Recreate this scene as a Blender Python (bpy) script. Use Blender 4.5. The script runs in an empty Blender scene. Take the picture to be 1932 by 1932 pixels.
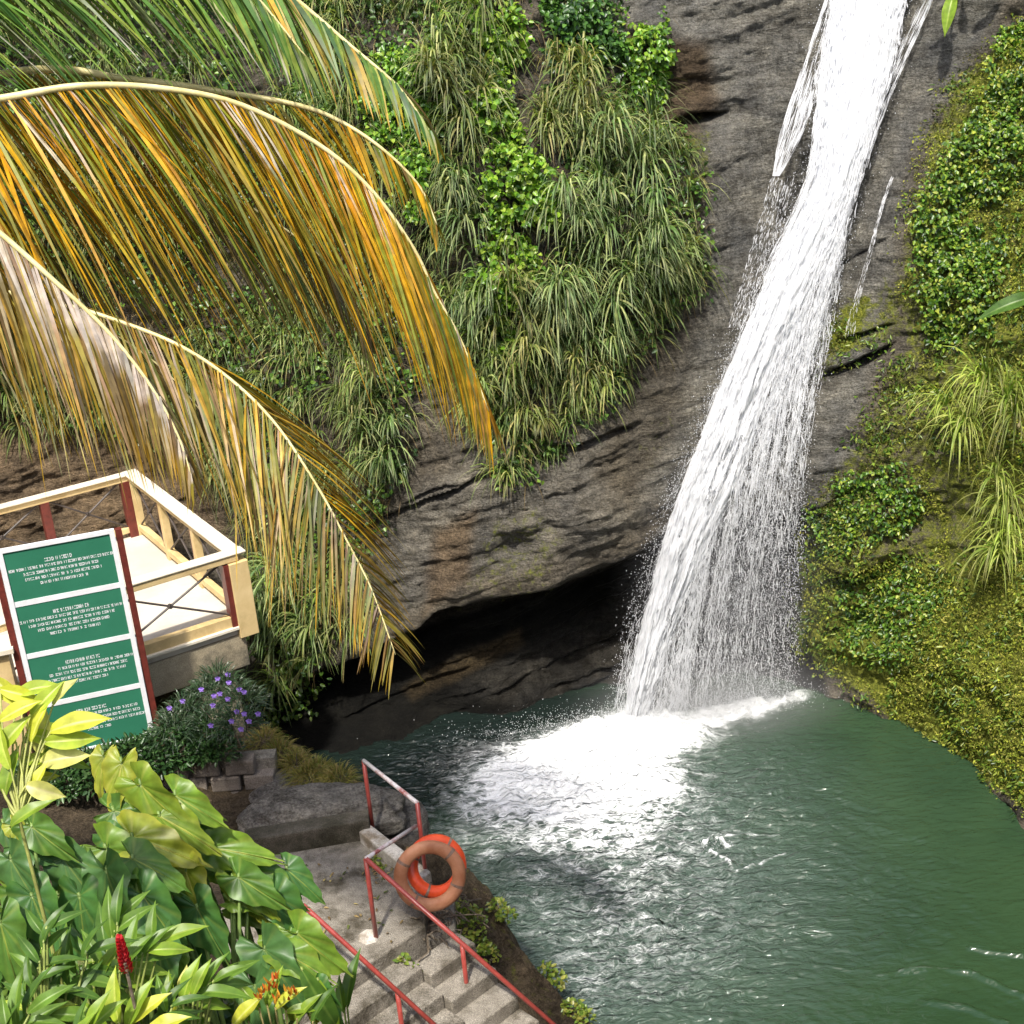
import bpy, math, random
import numpy as np
from math import radians, sin, cos, pi, tan, atan2, sqrt
from mathutils import Vector

random.seed(7); RS = np.random.RandomState(11)
scene = bpy.context.scene
# ---------------------------------------------------------------- camera
H = 11.0; PITCH = radians(22); ROLL = radians(4.8); FOC = 2654.0       # FOC: focal length in units of a 1932 wide frame
Fv = np.array([0, cos(PITCH), -sin(PITCH)]); Uv = np.array([0, sin(PITCH), cos(PITCH)]); Rv = np.array([1., 0, 0])
U2 = Uv * cos(ROLL) + Rv * sin(ROLL); R2 = Rv * cos(ROLL) - Uv * sin(ROLL); CAM = np.array([0, 0, H])
cd = bpy.data.cameras.new('camera'); cam = bpy.data.objects.new('camera', cd); scene.collection.objects.link(cam)
from mathutils import Matrix
mw = Matrix([[R2[i], U2[i], -Fv[i], CAM[i]] for i in range(3)] + [[0, 0, 0, 1]])
cam.matrix_world = mw
cd.sensor_width = 36; cd.lens = 36 * FOC / 1932; cd.clip_end = 2000; cd.clip_start = 0.1
scene.camera = cam
# ---------------------------------------------------------------- sky and sun
SUN_DIR = np.array([-0.12, -0.50, 0.87]); SUN_DIR = SUN_DIR / np.linalg.norm(SUN_DIR)
w = bpy.data.worlds.new('World'); scene.world = w; w.use_nodes = True
nt = w.node_tree; bg = nt.nodes['Background']; sky = nt.nodes.new('ShaderNodeTexSky'); sky.sky_type = 'NISHITA'
sky.sun_disc = False; sky.sun_elevation = math.asin(SUN_DIR[2]); sky.sun_rotation = atan2(SUN_DIR[0], SUN_DIR[1])
sky.dust_density = 3.0; sky.air_density = 1.0
nt.links.new(sky.outputs[0], bg.inputs[0]); bg.inputs[1].default_value = 0.15
sl = bpy.data.lights.new('sun', 'SUN'); sl.energy = 3.2; sl.angle = radians(2.5); sl.color = (1, 0.95, 0.87)
so = bpy.data.objects.new('sun', sl); scene.collection.objects.link(so)
so.rotation_euler = Vector(SUN_DIR).to_track_quat('Z', 'Y').to_euler()
scene.view_settings.view_transform = 'Standard'; scene.view_settings.look = 'None'
scene.view_settings.exposure = 0.94; scene.view_settings.gamma = 1.0

# ---------------------------------------------------------------- geometry of the picture -> the place
def ray(px, py): return Fv + R2 * (px - 966) / FOC - U2 * (py - 966) / FOC
def az(px, py, z): v = ray(px, py); return CAM + v * (z - H) / v[2]
def ay(px, py, y): v = ray(px, py); return CAM + v * y / v[1]
def ad(px, py, D): v = ray(px, py); return CAM + v * D / np.linalg.norm(v)
def proj(P):
    v = P - CAM; k = v @ Fv
    k = np.where(k < 0.1, 0.1, k)
    return 966 + FOC * (v @ R2) / k, 966 - FOC * (v @ U2) / k

# ---------------------------------------------------------------- noise
_perm = RS.permutation(256); _perm = np.concatenate([_perm, _perm, _perm])
_val = RS.rand(256)
def vnoise(P):
    P = np.asarray(P, float); i = np.floor(P).astype(int); f = P - i; f = f * f * (3 - 2 * f); i &= 255
    def h(a, b, c): return _val[_perm[_perm[_perm[(i[..., 0] + a) & 255] + ((i[..., 1] + b) & 255)] + ((i[..., 2] + c) & 255)] & 255]
    x, y, z = f[..., 0], f[..., 1], f[..., 2]
    c00 = h(0,0,0)*(1-x)+h(1,0,0)*x; c10 = h(0,1,0)*(1-x)+h(1,1,0)*x
    c01 = h(0,0,1)*(1-x)+h(1,0,1)*x; c11 = h(0,1,1)*(1-x)+h(1,1,1)*x
    return ((c00*(1-y)+c10*y)*(1-z) + (c01*(1-y)+c11*y)*z) * 2 - 1
def fbm(P, o=4, g=0.5):
    P = np.asarray(P, float); s = 0; a = 1; n = 0
    for k in range(o): s = s + a * vnoise(P * 2**k + 17.3 * k); n += a; a *= g
    return s / n
def sstep(a, b, x): t = np.clip((x - a) / (b - a), 0, 1); return t * t * (3 - 2 * t)
def tps(X, Y, Q, reg=1e-3):
    def K(r2): return 0.5 * r2 * np.log(r2 + 1e-9)
    n = len(X); D = ((X[:, None] - X[None]) ** 2).sum(-1)
    A = np.zeros((n + 3, n + 3)); A[:n, :n] = K(D) + reg * np.eye(n); A[:n, n] = 1; A[:n, n+1:] = X; A[n, :n] = 1; A[n+1:, :n] = X.T
    b = np.concatenate([Y, [0, 0, 0]]); c = np.linalg.solve(A, b)
    out = np.empty(len(Q))
    for s in range(0, len(Q), 50000):
        q = Q[s:s+50000]; out[s:s+50000] = K(((q[:, None] - X[None]) ** 2).sum(-1)) @ c[:n] + c[n] + q @ c[n+1:]
    return out
def inpoly(px, py, poly):
    poly = np.array(poly, float); ins = np.zeros(px.shape, bool); n = len(poly)
    for k in range(n):
        x1, y1 = poly[k]; x2, y2 = poly[(k+1) % n]
        c = ((y1 > py) != (y2 > py)) & (px < (x2-x1)*(py-y1)/((y2-y1) if y2 != y1 else 1e-9)+x1)
        ins ^= c
    return ins
def segdist(px, py, pl, closed=False):
    d = np.full(px.shape, 1e9); pl = [np.array(p, float) for p in pl]
    if closed: pl = pl + [pl[0]]
    for a, b in zip(pl[:-1], pl[1:]):
        e = b - a; t = np.clip(((px-a[0])*e[0] + (py-a[1])*e[1]) / (e @ e + 1e-12), 0, 1)
        d = np.minimum(d, np.hypot(px-a[0]-t*e[0], py-a[1]-t*e[1]))
    return d
def sdpoly(px, py, poly):                       # + inside
    d = segdist(px, py, poly, True); return np.where(inpoly(px, py, poly), d, -d)
def nrm(v): return v / (np.linalg.norm(v, axis=-1, keepdims=True) + 1e-12)

# ---------------------------------------------------------------- mesh + object helpers
def link(o, parent=None):
    scene.collection.objects.link(o)
    if parent is not None: o.parent = parent
    return o
def tag(o, label=None, cat=None, group=None, kind=None):
    if label: o['label'] = label
    if cat: o['category'] = cat
    if group: o['group'] = group
    if kind: o['kind'] = kind
    return o
def npmesh(name, V, faces, mat, col=None, smooth=False, parent=None, attrs=None):
    V = np.asarray(V, np.float32).reshape(-1, 3)
    if not isinstance(faces, list): faces = [np.asarray(faces, np.int32)]
    me = bpy.data.meshes.new(name)
    me.vertices.add(len(V)); me.vertices.foreach_set('co', V.ravel())
    tot = np.concatenate([np.full(len(f), f.shape[1], np.int32) for f in faces])
    idx = np.concatenate([f.ravel() for f in faces]).astype(np.int32)
    me.loops.add(len(idx)); me.loops.foreach_set('vertex_index', idx)
    me.polygons.add(len(tot)); st = np.concatenate([[0], np.cumsum(tot)[:-1]]).astype(np.int32)
    me.polygons.foreach_set('loop_start', st); me.polygons.foreach_set('loop_total', tot)
    if smooth: me.polygons.foreach_set('use_smooth', np.ones(len(tot), bool))
    if col is not None:
        a = me.attributes.new('Col', 'FLOAT_COLOR', 'POINT'); c = np.ones((len(V), 4), np.float32); c[:, :3] = col; a.data.foreach_set('color', c.ravel())
    for k, v in (attrs or {}).items():
        a = me.attributes.new(k, 'FLOAT', 'POINT'); a.data.foreach_set('value', np.asarray(v, np.float32))
    me.update(calc_edges=True); me.validate()
    if mat: me.materials.append(mat)
    return link(bpy.data.objects.new(name, me), parent)
def empty(name, loc=(0, 0, 0)):
    o = bpy.data.objects.new(name, None); o.empty_display_size = 0.2; link(o)
    o.location = Vector(loc); bpy.context.view_layer.update(); return o
def kid(o, root):                               # parent keeping world coordinates (mesh is in world coordinates)
    o.parent = root; o.matrix_parent_inverse = Matrix.Translation(-Vector(root.location)); return o
class MB:
    def __init__(s): s.V = []; s.F = []
    def add(s, V, F):
        n = len(s.V); s.V += [tuple(map(float, v)) for v in V]; s.F += [tuple(int(i) + n for i in f) for f in F]
    def box(s, o, ax, ay_, az_, bevel=0):       # o = centre, ax.. = half axis vectors
        o, a, b, c = [np.array(v, float) for v in (o, ax, ay_, az_)]
        V = [o + i*a + j*b + k*c for k in (-1, 1) for j in (-1, 1) for i in (-1, 1)]
        F = [(0,2,3,1),(4,5,7,6),(0,1,5,4),(2,6,7,3),(0,4,6,2),(1,3,7,5)]; s.add(V, F); return s
    def beam(s, p, q, wd, ht, up=(0, 0, 1)):
        p, q, up = [np.array(v, float) for v in (p, q, up)]; d = q - p; L = np.linalg.norm(d); d /= L
        sd = np.cross(d, up); sd /= np.linalg.norm(sd); u = np.cross(sd, d)
        return s.box((p+q)/2, d*L/2, sd*wd/2, u*ht/2)
    def tube(s, pts, r, n=8, closed=False, cap=True):
        pts = [np.array(p, float) for p in pts]; m = len(pts); R = r if hasattr(r, '__len__') else [r]*m
        base = len(s.V); V = []; ref = np.array([0.13, 0.31, 0.94])
        for i, p in enumerate(pts):
            if closed: t = pts[(i+1) % m] - pts[i-1]
            else: t = pts[min(i+1, m-1)] - pts[max(i-1, 0)]
            t = t / (np.linalg.norm(t)+1e-9); a = np.cross(t, ref); a /= np.linalg.norm(a)+1e-9; b = np.cross(t, a)
            V += [p + R[i]*(cos(2*pi*k/n)*a + sin(2*pi*k/n)*b) for k in range(n)]
        F = []
        for i in range(m if closed else m-1):
            j = (i+1) % m
            F += [(i*n+k, i*n+(k+1) % n, j*n+(k+1) % n, j*n+k) for k in range(n)]
        if not closed and cap: F += [tuple(range(n))[::-1], tuple((m-1)*n+k for k in range(n))]
        s.add(V, F); return s
    def build(s, name, mat, root=None, smooth=False, bevel=0.0):
        me = bpy.data.meshes.new(name); me.from_pydata(s.V, [], s.F); me.update()
        if smooth: me.polygons.foreach_set('use_smooth', [True]*len(me.polygons))
        me.materials.append(mat); o = link(bpy.data.objects.new(name, me))
        if bevel: b = o.modifiers.new('b', 'BEVEL'); b.width = bevel; b.segments = 2; b.limit_method = 'ANGLE'
        if root is not None: kid(o, root)
        return o

# ---------------------------------------------------------------- materials
def mat(name):
    m = bpy.data.materials.new(name); m.use_nodes = True; nt = m.node_tree
    return m, nt, nt.nodes['Principled BSDF'], nt.nodes, nt.links
def nd(nt, typ, **kw):
    n = nt.nodes.new(typ)
    for k, v in kw.items():
        if k in n.inputs: n.inputs[k].default_value = v
        else: setattr(n, k, v)
    return n
def ramp(nt, src, stops):
    r = nt.nodes.new('ShaderNodeValToRGB'); el = r.color_ramp.elements
    while len(el) < len(stops): el.new(0.5)
    for e, (p, c) in zip(el, stops): e.position = p; e.color = tuple(c) + (1,) if len(c) == 3 else c
    nt.links.new(src, r.inputs[0]); return r
def mixc(nt, f, a, b, bt='MIX'):
    n = nt.nodes.new('ShaderNodeMix'); n.data_type = 'RGBA'; n.blend_type = bt
    for s, v in ((0, f), (6, a), (7, b)):
        if hasattr(v, 'node'): nt.links.new(v, n.inputs[s])
        elif s == 0: n.inputs[0].default_value = v
        else: n.inputs[s].default_value = tuple(v) + (1,) if len(v) == 3 else v
    return n.outputs[2]
def foliage_mat(name, rough=0.45, trans=0.35, tint=(1, 1, 1), spec=0.4, tr_tint=(1.15, 1.25, 0.5)):
    m, nt, b, N, L = mat(name)
    at = nd(nt, 'ShaderNodeAttribute', attribute_name='Col')
    c = mixc(nt, 1.0, at.outputs[0], tint, 'MULTIPLY')
    no = nd(nt, 'ShaderNodeTexNoise'); no.inputs['Scale'].default_value = 14; no.inputs['Detail'].default_value = 3
    g = N.new('ShaderNodeNewGeometry'); L.new(g.outputs['Position'], no.inputs['Vector'])
    r = ramp(nt, no.outputs[0], [(0.3, (0.72, 0.72, 0.72)), (0.7, (1.25, 1.25, 1.2))])
    c = mixc(nt, 1.0, c, r.outputs[0], 'MULTIPLY')
    L.new(c, b.inputs['Base Color']); b.inputs['Roughness'].default_value = rough; b.inputs['Specular IOR Level'].default_value = spec
    t = N.new('ShaderNodeBsdfTranslucent'); L.new(mixc(nt, 1.0, c, tr_tint, 'MULTIPLY'), t.inputs[0])
    ms = N.new('ShaderNodeMixShader'); ms.inputs[0].default_value = trans
    L.new(b.outputs[0], ms.inputs[1]); L.new(t.outputs[0], ms.inputs[2]); L.new(ms.outputs[0], N['Material Output'].inputs[0])
    return m
def plain_mat(name, c1, c2, rough=0.6, scale=6, bump=0.15, bscale=40, spec=0.4, dirt=None, grain=0.0):
    m, nt, b, N, L = mat(name)
    g = N.new('ShaderNodeNewGeometry')
    no = nd(nt, 'ShaderNodeTexNoise'); no.inputs['Scale'].default_value = scale; no.inputs['Detail'].default_value = 8; no.inputs['Roughness'].default_value = 0.65
    L.new(g.outputs['Position'], no.inputs['Vector'])
    st = [(0.35, c1), (0.65, c2)]
    r = ramp(nt, no.outputs[0], st); c = r.outputs[0]
    if dirt:
        n2 = nd(nt, 'ShaderNodeTexNoise'); n2.inputs['Scale'].default_value = scale*0.45; n2.inputs['Detail'].default_value = 10; n2.inputs['Roughness'].default_value = 0.7
        L.new(g.outputs['Position'], n2.inputs['Vector'])
        rr = ramp(nt, n2.outputs[0], [(0.47, (0, 0, 0)), (0.62, (1, 1, 1))]); c = mixc(nt, rr.outputs[0], c, dirt)
    if grain:
        n4 = nd(nt, 'ShaderNodeTexNoise'); n4.inputs['Scale'].default_value = 110; n4.inputs['Detail'].default_value = 3
        L.new(g.outputs['Position'], n4.inputs['Vector'])
        rr = ramp(nt, n4.outputs[0], [(0.35, (1-grain,)*3), (0.65, (1+grain,)*3)]); c = mixc(nt, 1.0, c, rr.outputs[0], 'MULTIPLY')
    L.new(c, b.inputs['Base Color']); b.inputs['Roughness'].default_value = rough; b.inputs['Specular IOR Level'].default_value = spec
    n3 = nd(nt, 'ShaderNodeTexNoise'); n3.inputs['Scale'].default_value = bscale; n3.inputs['Detail'].default_value = 6
    L.new(g.outputs['Position'], n3.inputs['Vector'])
    bp = N.new('ShaderNodeBump'); bp.inputs['Strength'].default_value = bump; bp.inputs['Distance'].default_value = 0.02
    L.new(n3.outputs[0], bp.inputs['Height']); L.new(bp.outputs[0], b.inputs['Normal'])
    return m
def rock_mat(name):
    m, nt, b, N, L = mat(name)
    g = N.new('ShaderNodeNewGeometry'); at = nd(nt, 'ShaderNodeAttribute', attribute_name='Col')
    def noise(scale, det=8, rough=0.62, map_=None):
        n = nd(nt, 'ShaderNodeTexNoise'); n.inputs['Scale'].default_value = scale; n.inputs['Detail'].default_value = det; n.inputs['Roughness'].default_value = rough
        if map_:
            mp = N.new('ShaderNodeMapping'); mp.inputs['Scale'].default_value = map_[0]; mp.inputs['Rotation'].default_value = map_[1]
            L.new(g.outputs['Position'], mp.inputs[0]); L.new(mp.outputs[0], n.inputs['Vector'])
        else: L.new(g.outputs['Position'], n.inputs['Vector'])
        return n.outputs[0]
    a = noise(1.6); s = noise(2.2, 10, 0.7, ((1, 1, 3.2), (0, radians(16), 0))); f = noise(30, 6, 0.75)
    c = at.outputs[0]
    c = mixc(nt, 1.0, c, ramp(nt, a, [(0.3, (0.62, 0.62, 0.64)), (0.7, (1.35, 1.28, 1.15))]).outputs[0], 'MULTIPLY')
    c = mixc(nt, 1.0, c, ramp(nt, s, [(0.34, (0.55, 0.53, 0.50)), (0.5, (1, 1, 1)), (0.72, (1.35, 1.33, 1.28))]).outputs[0], 'MULTIPLY')
    c = mixc(nt, 1.0, c, ramp(nt, f, [(0.36, (0.5, 0.5, 0.5)), (0.62, (1.35, 1.35, 1.35))]).outputs[0], 'MULTIPLY')
    st_ = noise(3.0, 9, 0.7, ((5.5, 1, 0.9), (0, radians(-22), 0)))
    wt0 = nd(nt, 'ShaderNodeAttribute', attribute_name='wet')
    wm = N.new('ShaderNodeMath'); wm.operation = 'MULTIPLY'; L.new(wt0.outputs['Fac'], wm.inputs[0]); wm.inputs[1].default_value = 0.75
    c = mixc(nt, wm.outputs[0], c, mixc(nt, 1.0, c, ramp(nt, st_, [(0.36, (0.62, 0.61, 0.60)), (0.52, (1, 1, 1)), (0.72, (1.4, 1.4, 1.4))]).outputs[0], 'MULTIPLY'))
    cr = noise(1.7, 12, 0.72, ((0.8, 0.8, 7.0), (0, radians(14), 0)))
    crk = ramp(nt, cr, [(0.455, (1, 1, 1)), (0.485, (0.35, 0.33, 0.31)), (0.515, (1, 1, 1))])
    c = mixc(nt, 0.75, c, mixc(nt, 1.0, c, crk.outputs[0], 'MULTIPLY'))
    fl_ = noise(7, 7, 0.7)
    c = mixc(nt, 1.0, c, ramp(nt, fl_, [(0.32, (0.72, 0.71, 0.68)), (0.5, (1, 1, 1)), (0.7, (1.28, 1.26, 1.22))]).outputs[0], 'MULTIPLY')
    ms_ = nd(nt, 'ShaderNodeAttribute', attribute_name='moss')
    mn = noise(9, 8, 0.75)
    ad_ = N.new('ShaderNodeMath'); ad_.operation = 'ADD'; L.new(ms_.outputs['Fac'], ad_.inputs[0]); L.new(mn, ad_.inputs[1])
    mf = ramp(nt, ad_.outputs[0], [(0.72, (0, 0, 0)), (0.9, (1, 1, 1))])
    mc = ramp(nt, noise(24, 5, 0.8), [(0.35, (0.07, 0.085, 0.015)), (0.52, (0.19, 0.215, 0.03)), (0.68, (0.40, 0.39, 0.06))])
    c = mixc(nt, mf.outputs[0], c, mc.outputs[0])
    L.new(c, b.inputs['Base Color'])
    wt = nd(nt, 'ShaderNodeAttribute', attribute_name='wet')
    b.inputs['Specular IOR Level'].default_value = 0.16
    rr = N.new('ShaderNodeMapRange'); rr.inputs['To Min'].default_value = 0.85; rr.inputs['To Max'].default_value = 0.38; L.new(wt.outputs['Fac'], rr.inputs[0]); L.new(rr.outputs[0], b.inputs['Roughness'])
    hs = N.new('ShaderNodeMath'); hs.operation = 'MULTIPLY_ADD'; L.new(s, hs.inputs[0]); hs.inputs[1].default_value = 1.6; L.new(f, hs.inputs[2])
    bp = N.new('ShaderNodeBump'); bp.inputs['Strength'].default_value = 1.0; bp.inputs['Distance'].default_value = 0.09
    L.new(hs.outputs[0], bp.inputs['Height']); L.new(bp.outputs[0], b.inputs['Normal'])
    return m

M_ROCK = rock_mat('cliff_rock')
M_CREAM = plain_mat('cream_paint', (0.60, 0.44, 0.20), (0.72, 0.55, 0.28), 0.55, 3, 0.1, 60, dirt=(0.50, 0.36, 0.16))
M_CAP = plain_mat('pale_cap_paint', (0.66, 0.58, 0.44), (0.78, 0.72, 0.58), 0.5, 3, 0.1, 60)
M_MAROON = plain_mat('maroon_paint', (0.10, 0.022, 0.016), (0.17, 0.035, 0.025), 0.4, 12, 0.1, 60)
M_RED = plain_mat('red_rail_paint', (0.27, 0.045, 0.035), (0.40, 0.075, 0.06), 0.28, 14, 0.15, 80, spec=0.7)
M_SUNLIT = plain_mat('sunlit_pale_rail', (0.62, 0.56, 0.54), (0.78, 0.74, 0.72), 0.35, 9, 0.15, 80, spec=0.6, dirt=(0.36, 0.09, 0.07))  # sunlit gleam of two red rails painted as pale colour, red patches left
M_IRON = plain_mat('dark_iron', (0.035, 0.03, 0.028), (0.09, 0.07, 0.06), 0.5, 10)
M_CONC = plain_mat('weathered_concrete', (0.17, 0.15, 0.118), (0.31, 0.28, 0.23), 0.85, 4.5, 0.9, 50, dirt=(0.06, 0.05, 0.032), grain=0.45)
M_KERB = plain_mat('dark_concrete', (0.045, 0.04, 0.025), (0.12, 0.105, 0.08), 0.9, 5, 0.8, 50, dirt=(0.04, 0.035, 0.02), grain=0.4)  # kerb concrete, darker and browner than the landing
M_CONC2 = plain_mat('pale_concrete', (0.42, 0.39, 0.33), (0.62, 0.58, 0.52), 0.8, 6, 0.4, 50, dirt=(0.25, 0.2, 0.14), grain=0.25)
M_DECK = plain_mat('platform_floor', (0.52, 0.47, 0.39), (0.64, 0.59, 0.50), 0.7, 1.5, 0.1, 60, dirt=(0.52, 0.46, 0.38))
M_STAIN = plain_mat('stained_wall', (0.28, 0.235, 0.155), (0.45, 0.38, 0.26), 0.85, 2.2, 0.4, 50, dirt=(0.10, 0.09, 0.065), grain=0.3)
M_GREEN = plain_mat('green_board', (0.030, 0.165, 0.095), (0.036, 0.190, 0.110), 0.35, 2, 0.03, 60)
M_WHITE = plain_mat('white_paint', (0.72, 0.73, 0.74), (0.82, 0.83, 0.84), 0.45, 5, 0.05, 60)
M_RINGR = plain_mat('orange_red_ring', (0.55, 0.055, 0.016), (0.75, 0.10, 0.03), 0.35, 6, 0.1, 40)
M_RINGP = plain_mat('faded_orange_ring', (0.34, 0.13, 0.06), (0.47, 0.22, 0.12), 0.6, 6, 0.2, 40)
M_ROPE = plain_mat('dirty_rope', (0.35, 0.28, 0.2), (0.5, 0.42, 0.32), 0.8, 30)
M_BAND = plain_mat('ring_band', (0.12, 0.07, 0.05), (0.3, 0.2, 0.15), 0.6, 20)
M_TWIG = plain_mat('dry_twig', (0.06, 0.045, 0.03), (0.2, 0.16, 0.11), 0.8, 30)
M_BARK = plain_mat('palm_bark', (0.10, 0.08, 0.055), (0.24, 0.2, 0.15), 0.85, 8, 0.6, 30)
M_GRASS = foliage_mat('grass_blade', 0.5, 0.3, spec=0.28, tint=(1.1, 1.05, 0.85))
M_LEAF = foliage_mat('small_leaf', 0.36, 0.3, spec=0.5)
M_MOSS = foliage_mat('moss_leaf', 0.6, 0.25, spec=0.25)
M_PALM = foliage_mat('palm_leaflet', 0.45, 0.32, spec=0.4, tr_tint=(1.2, 1.1, 0.45))
M_EAR = foliage_mat('big_leaf', 0.38, 0.32, spec=0.32, tint=(1.12, 1.03, 0.75))
M_STEM = foliage_mat('plant_stem', 0.5, 0.05)
M_FLOWER = foliage_mat('flower_petal', 0.5, 0.3, tr_tint=(1, 1, 1))
def water_white(name, rough=0.6):
    m, nt, b, N, L = mat(name)
    b.inputs['Base Color'].default_value = (0.9, 0.92, 0.94, 1); b.inputs['Roughness'].default_value = rough
    g = N.new('ShaderNodeNewGeometry'); no = nd(nt, 'ShaderNodeTexNoise'); no.inputs['Scale'].default_value = 26; no.inputs['Detail'].default_value = 6
    mp = N.new('ShaderNodeMapping'); mp.inputs['Scale'].default_value = (1, 1, 0.22); mp.inputs['Rotation'].default_value = (0, radians(-18), 0)
    L.new(g.outputs['Position'], mp.inputs[0]); L.new(mp.outputs[0], no.inputs['Vector'])
    r = ramp(nt, no.outputs[0], [(0.30, (0.70, 0.72, 0.74)), (0.50, (0.90, 0.91, 0.92))]); L.new(r.outputs[0], b.inputs['Base Color'])
    bp = N.new('ShaderNodeBump'); bp.inputs['Strength'].default_value = 0.5; bp.inputs['Distance'].default_value = 0.05
    L.new(no.outputs[0], bp.inputs['Height']); L.new(bp.outputs[0], b.inputs['Normal'])
    t = N.new('ShaderNodeBsdfTranslucent'); t.inputs[0].default_value = (0.75, 0.77, 0.79, 1)
    ms = N.new('ShaderNodeMixShader'); ms.inputs[0].default_value = 0.45
    L.new(b.outputs[0], ms.inputs[1]); L.new(t.outputs[0], ms.inputs[2]); L.new(ms.outputs[0], N['Material Output'].inputs[0])
    return m
M_FALL = water_white('falling_water')
def mist(name, c, rad, dens, label):
    m = bpy.data.materials.new(name); m.use_nodes = True; nt = m.node_tree; nt.nodes.remove(nt.nodes['Principled BSDF'])
    v = nt.nodes.new('ShaderNodeVolumePrincipled'); v.inputs['Color'].default_value = (0.95, 0.96, 0.97, 1); v.inputs['Density'].default_value = dens
    g = nt.nodes.new('ShaderNodeNewGeometry'); mp = nt.nodes.new('ShaderNodeMapping'); mp.vector_type = 'TEXTURE'
    mp.inputs['Location'].default_value = c; mp.inputs['Scale'].default_value = rad; nt.links.new(g.outputs['Position'], mp.inputs[0])
    gr = nt.nodes.new('ShaderNodeTexGradient'); gr.gradient_type = 'QUADRATIC_SPHERE'; nt.links.new(mp.outputs[0], gr.inputs[0])
    mu = nt.nodes.new('ShaderNodeMath'); mu.operation = 'MULTIPLY'; mu.inputs[1].default_value = dens*5; nt.links.new(gr.outputs['Fac'], mu.inputs[0]); nt.links.new(mu.outputs[0], v.inputs['Density'])
    nt.links.new(v.outputs[0], nt.nodes['Material Output'].inputs['Volume'])
    n1, n2 = 14, 24; A1, B1 = np.meshgrid(np.linspace(0.02, pi-.02, n1), np.linspace(0, 2*pi, n2, endpoint=False), indexing='ij')
    q = np.stack([np.sin(A1)*np.cos(B1), np.sin(A1)*np.sin(B1), np.cos(A1)], -1)
    q = q*(1+0.03*fbm(q*1.8+4, 3))[..., None]; V = np.array(c)+q*np.array(rad); i_ = np.arange(n1*n2).reshape(n1, n2)
    F = np.stack([i_[:-1], i_[1:], np.roll(i_[1:], -1, 1), np.roll(i_[:-1], -1, 1)], -1).reshape(-1, 4)
    o = npmesh(name, V, [F, i_[0][None], i_[-1][::-1][None]], m, None, True); tag(o, label, 'mist', kind='stuff')
mist('mist', (2.7, 18.15, 0.3), (2.6, 1.2, 1.0), 0.22, 'white mist drifting at the foot of the waterfall')
mist('spray_mist', (3.1, 18.5, 1.9), (2.0, 0.8, 2.6), 0.07, 'thin spray hanging in front of the lower right waterfall')

# ================================================================ CLIFF (radial sheet round the pool)
AX, AY = 0.5, 9.0
CP = [(750,0,21.6),(1000,0,21.4),(1250,0,21.9),(1450,0,21.6),(1600,0,21.6),(1780,0,20.8),(1932,0,20.3),
 (700,300,20.5),(1000,300,20.2),(1250,200,21.1),(1350,200,21.0),(1200,350,20.0),(1400,350,20.75),(1600,350,20.5),(1750,350,19.7),(1932,350,19.1),
 (200,0,21.6),(-300,0,20.5),(300,400,21.0),(-100,600,20.8),(350,800,21.0),(0,900,21.2),(550,500,20.4),(560,800,20.1),(-400,900,20.6),(420,1000,20.7),
 (800,600,19.9),(1000,600,19.5),(1200,600,19.7),(1350,600,19.95),(1500,600,19.85),(1650,600,19.4),(1800,600,18.8),(1932,600,18.3),
 (800,850,19.3),(950,850,19.15),(1100,850,19.1),(1250,850,19.3),(1400,850,19.4),(1550,850,19.0),(1700,850,18.6),(1932,850,17.7),
 (650,1000,19.6),(800,1000,19.0),(950,1000,18.75),(1100,1000,18.75),(1250,1000,19.1),(1450,1000,19.7),(1560,1000,18.8),(1700,1000,18.3),(1932,1000,17.2),
 (600,1200,19.2),(730,1200,18.8),(850,1150,18.6),(1000,1110,18.7),(1150,1060,19.0),(1350,1150,19.9),(1450,1200,19.8),(1560,1150,19.0),(1700,1200,17.9),(1932,1250,16.2),
 (500,1250,19.4),(1620,1260,18.3)]
ctl = [ay(*c) for c in CP]
ctl += [az(x, y, 0) for x, y in [(560,1440),(680,1436),(830,1375),(980,1330),(1120,1300),(1300,1290),(1450,1290),(1545,1312),(1640,1338),(1740,1385),(1840,1450),(1932,1560)]]
ctl = [c for c in ctl]
# outside the frame
for (x, y, z) in [(6.6,12,0),(6.8,9,0),(7.0,6,0),(8.2,12,2),(9.6,12,5),(11.5,12,10),(9.2,8,3),(11.5,8,10),(10,17,11),(9,3,2),(11,3,10),(6,20.8,13),(0,22.5,13.5),(-6,22.5,13.5),(-10,18,4),(-10,18,9),(-11,17,13),(-12,12,5),(-12,12,12),(10,15,13.5),(10,4,13),
                  (-6,19.8,0),(-10,15,0),(-12,9,0),(-12,6,12)]: ctl.append(np.array([x, y, z], float))
ctl = np.array(ctl)
def cyl(P): return np.arctan2(P[:, 0]-AX, P[:, 1]-AY), np.hypot(P[:, 0]-AX, P[:, 1]-AY)
th, rho = cyl(ctl); KTH = 10.0
cx = np.stack([th*KTH, ctl[:, 2]], 1)
T0, T1 = radians(-112), radians(125)
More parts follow.
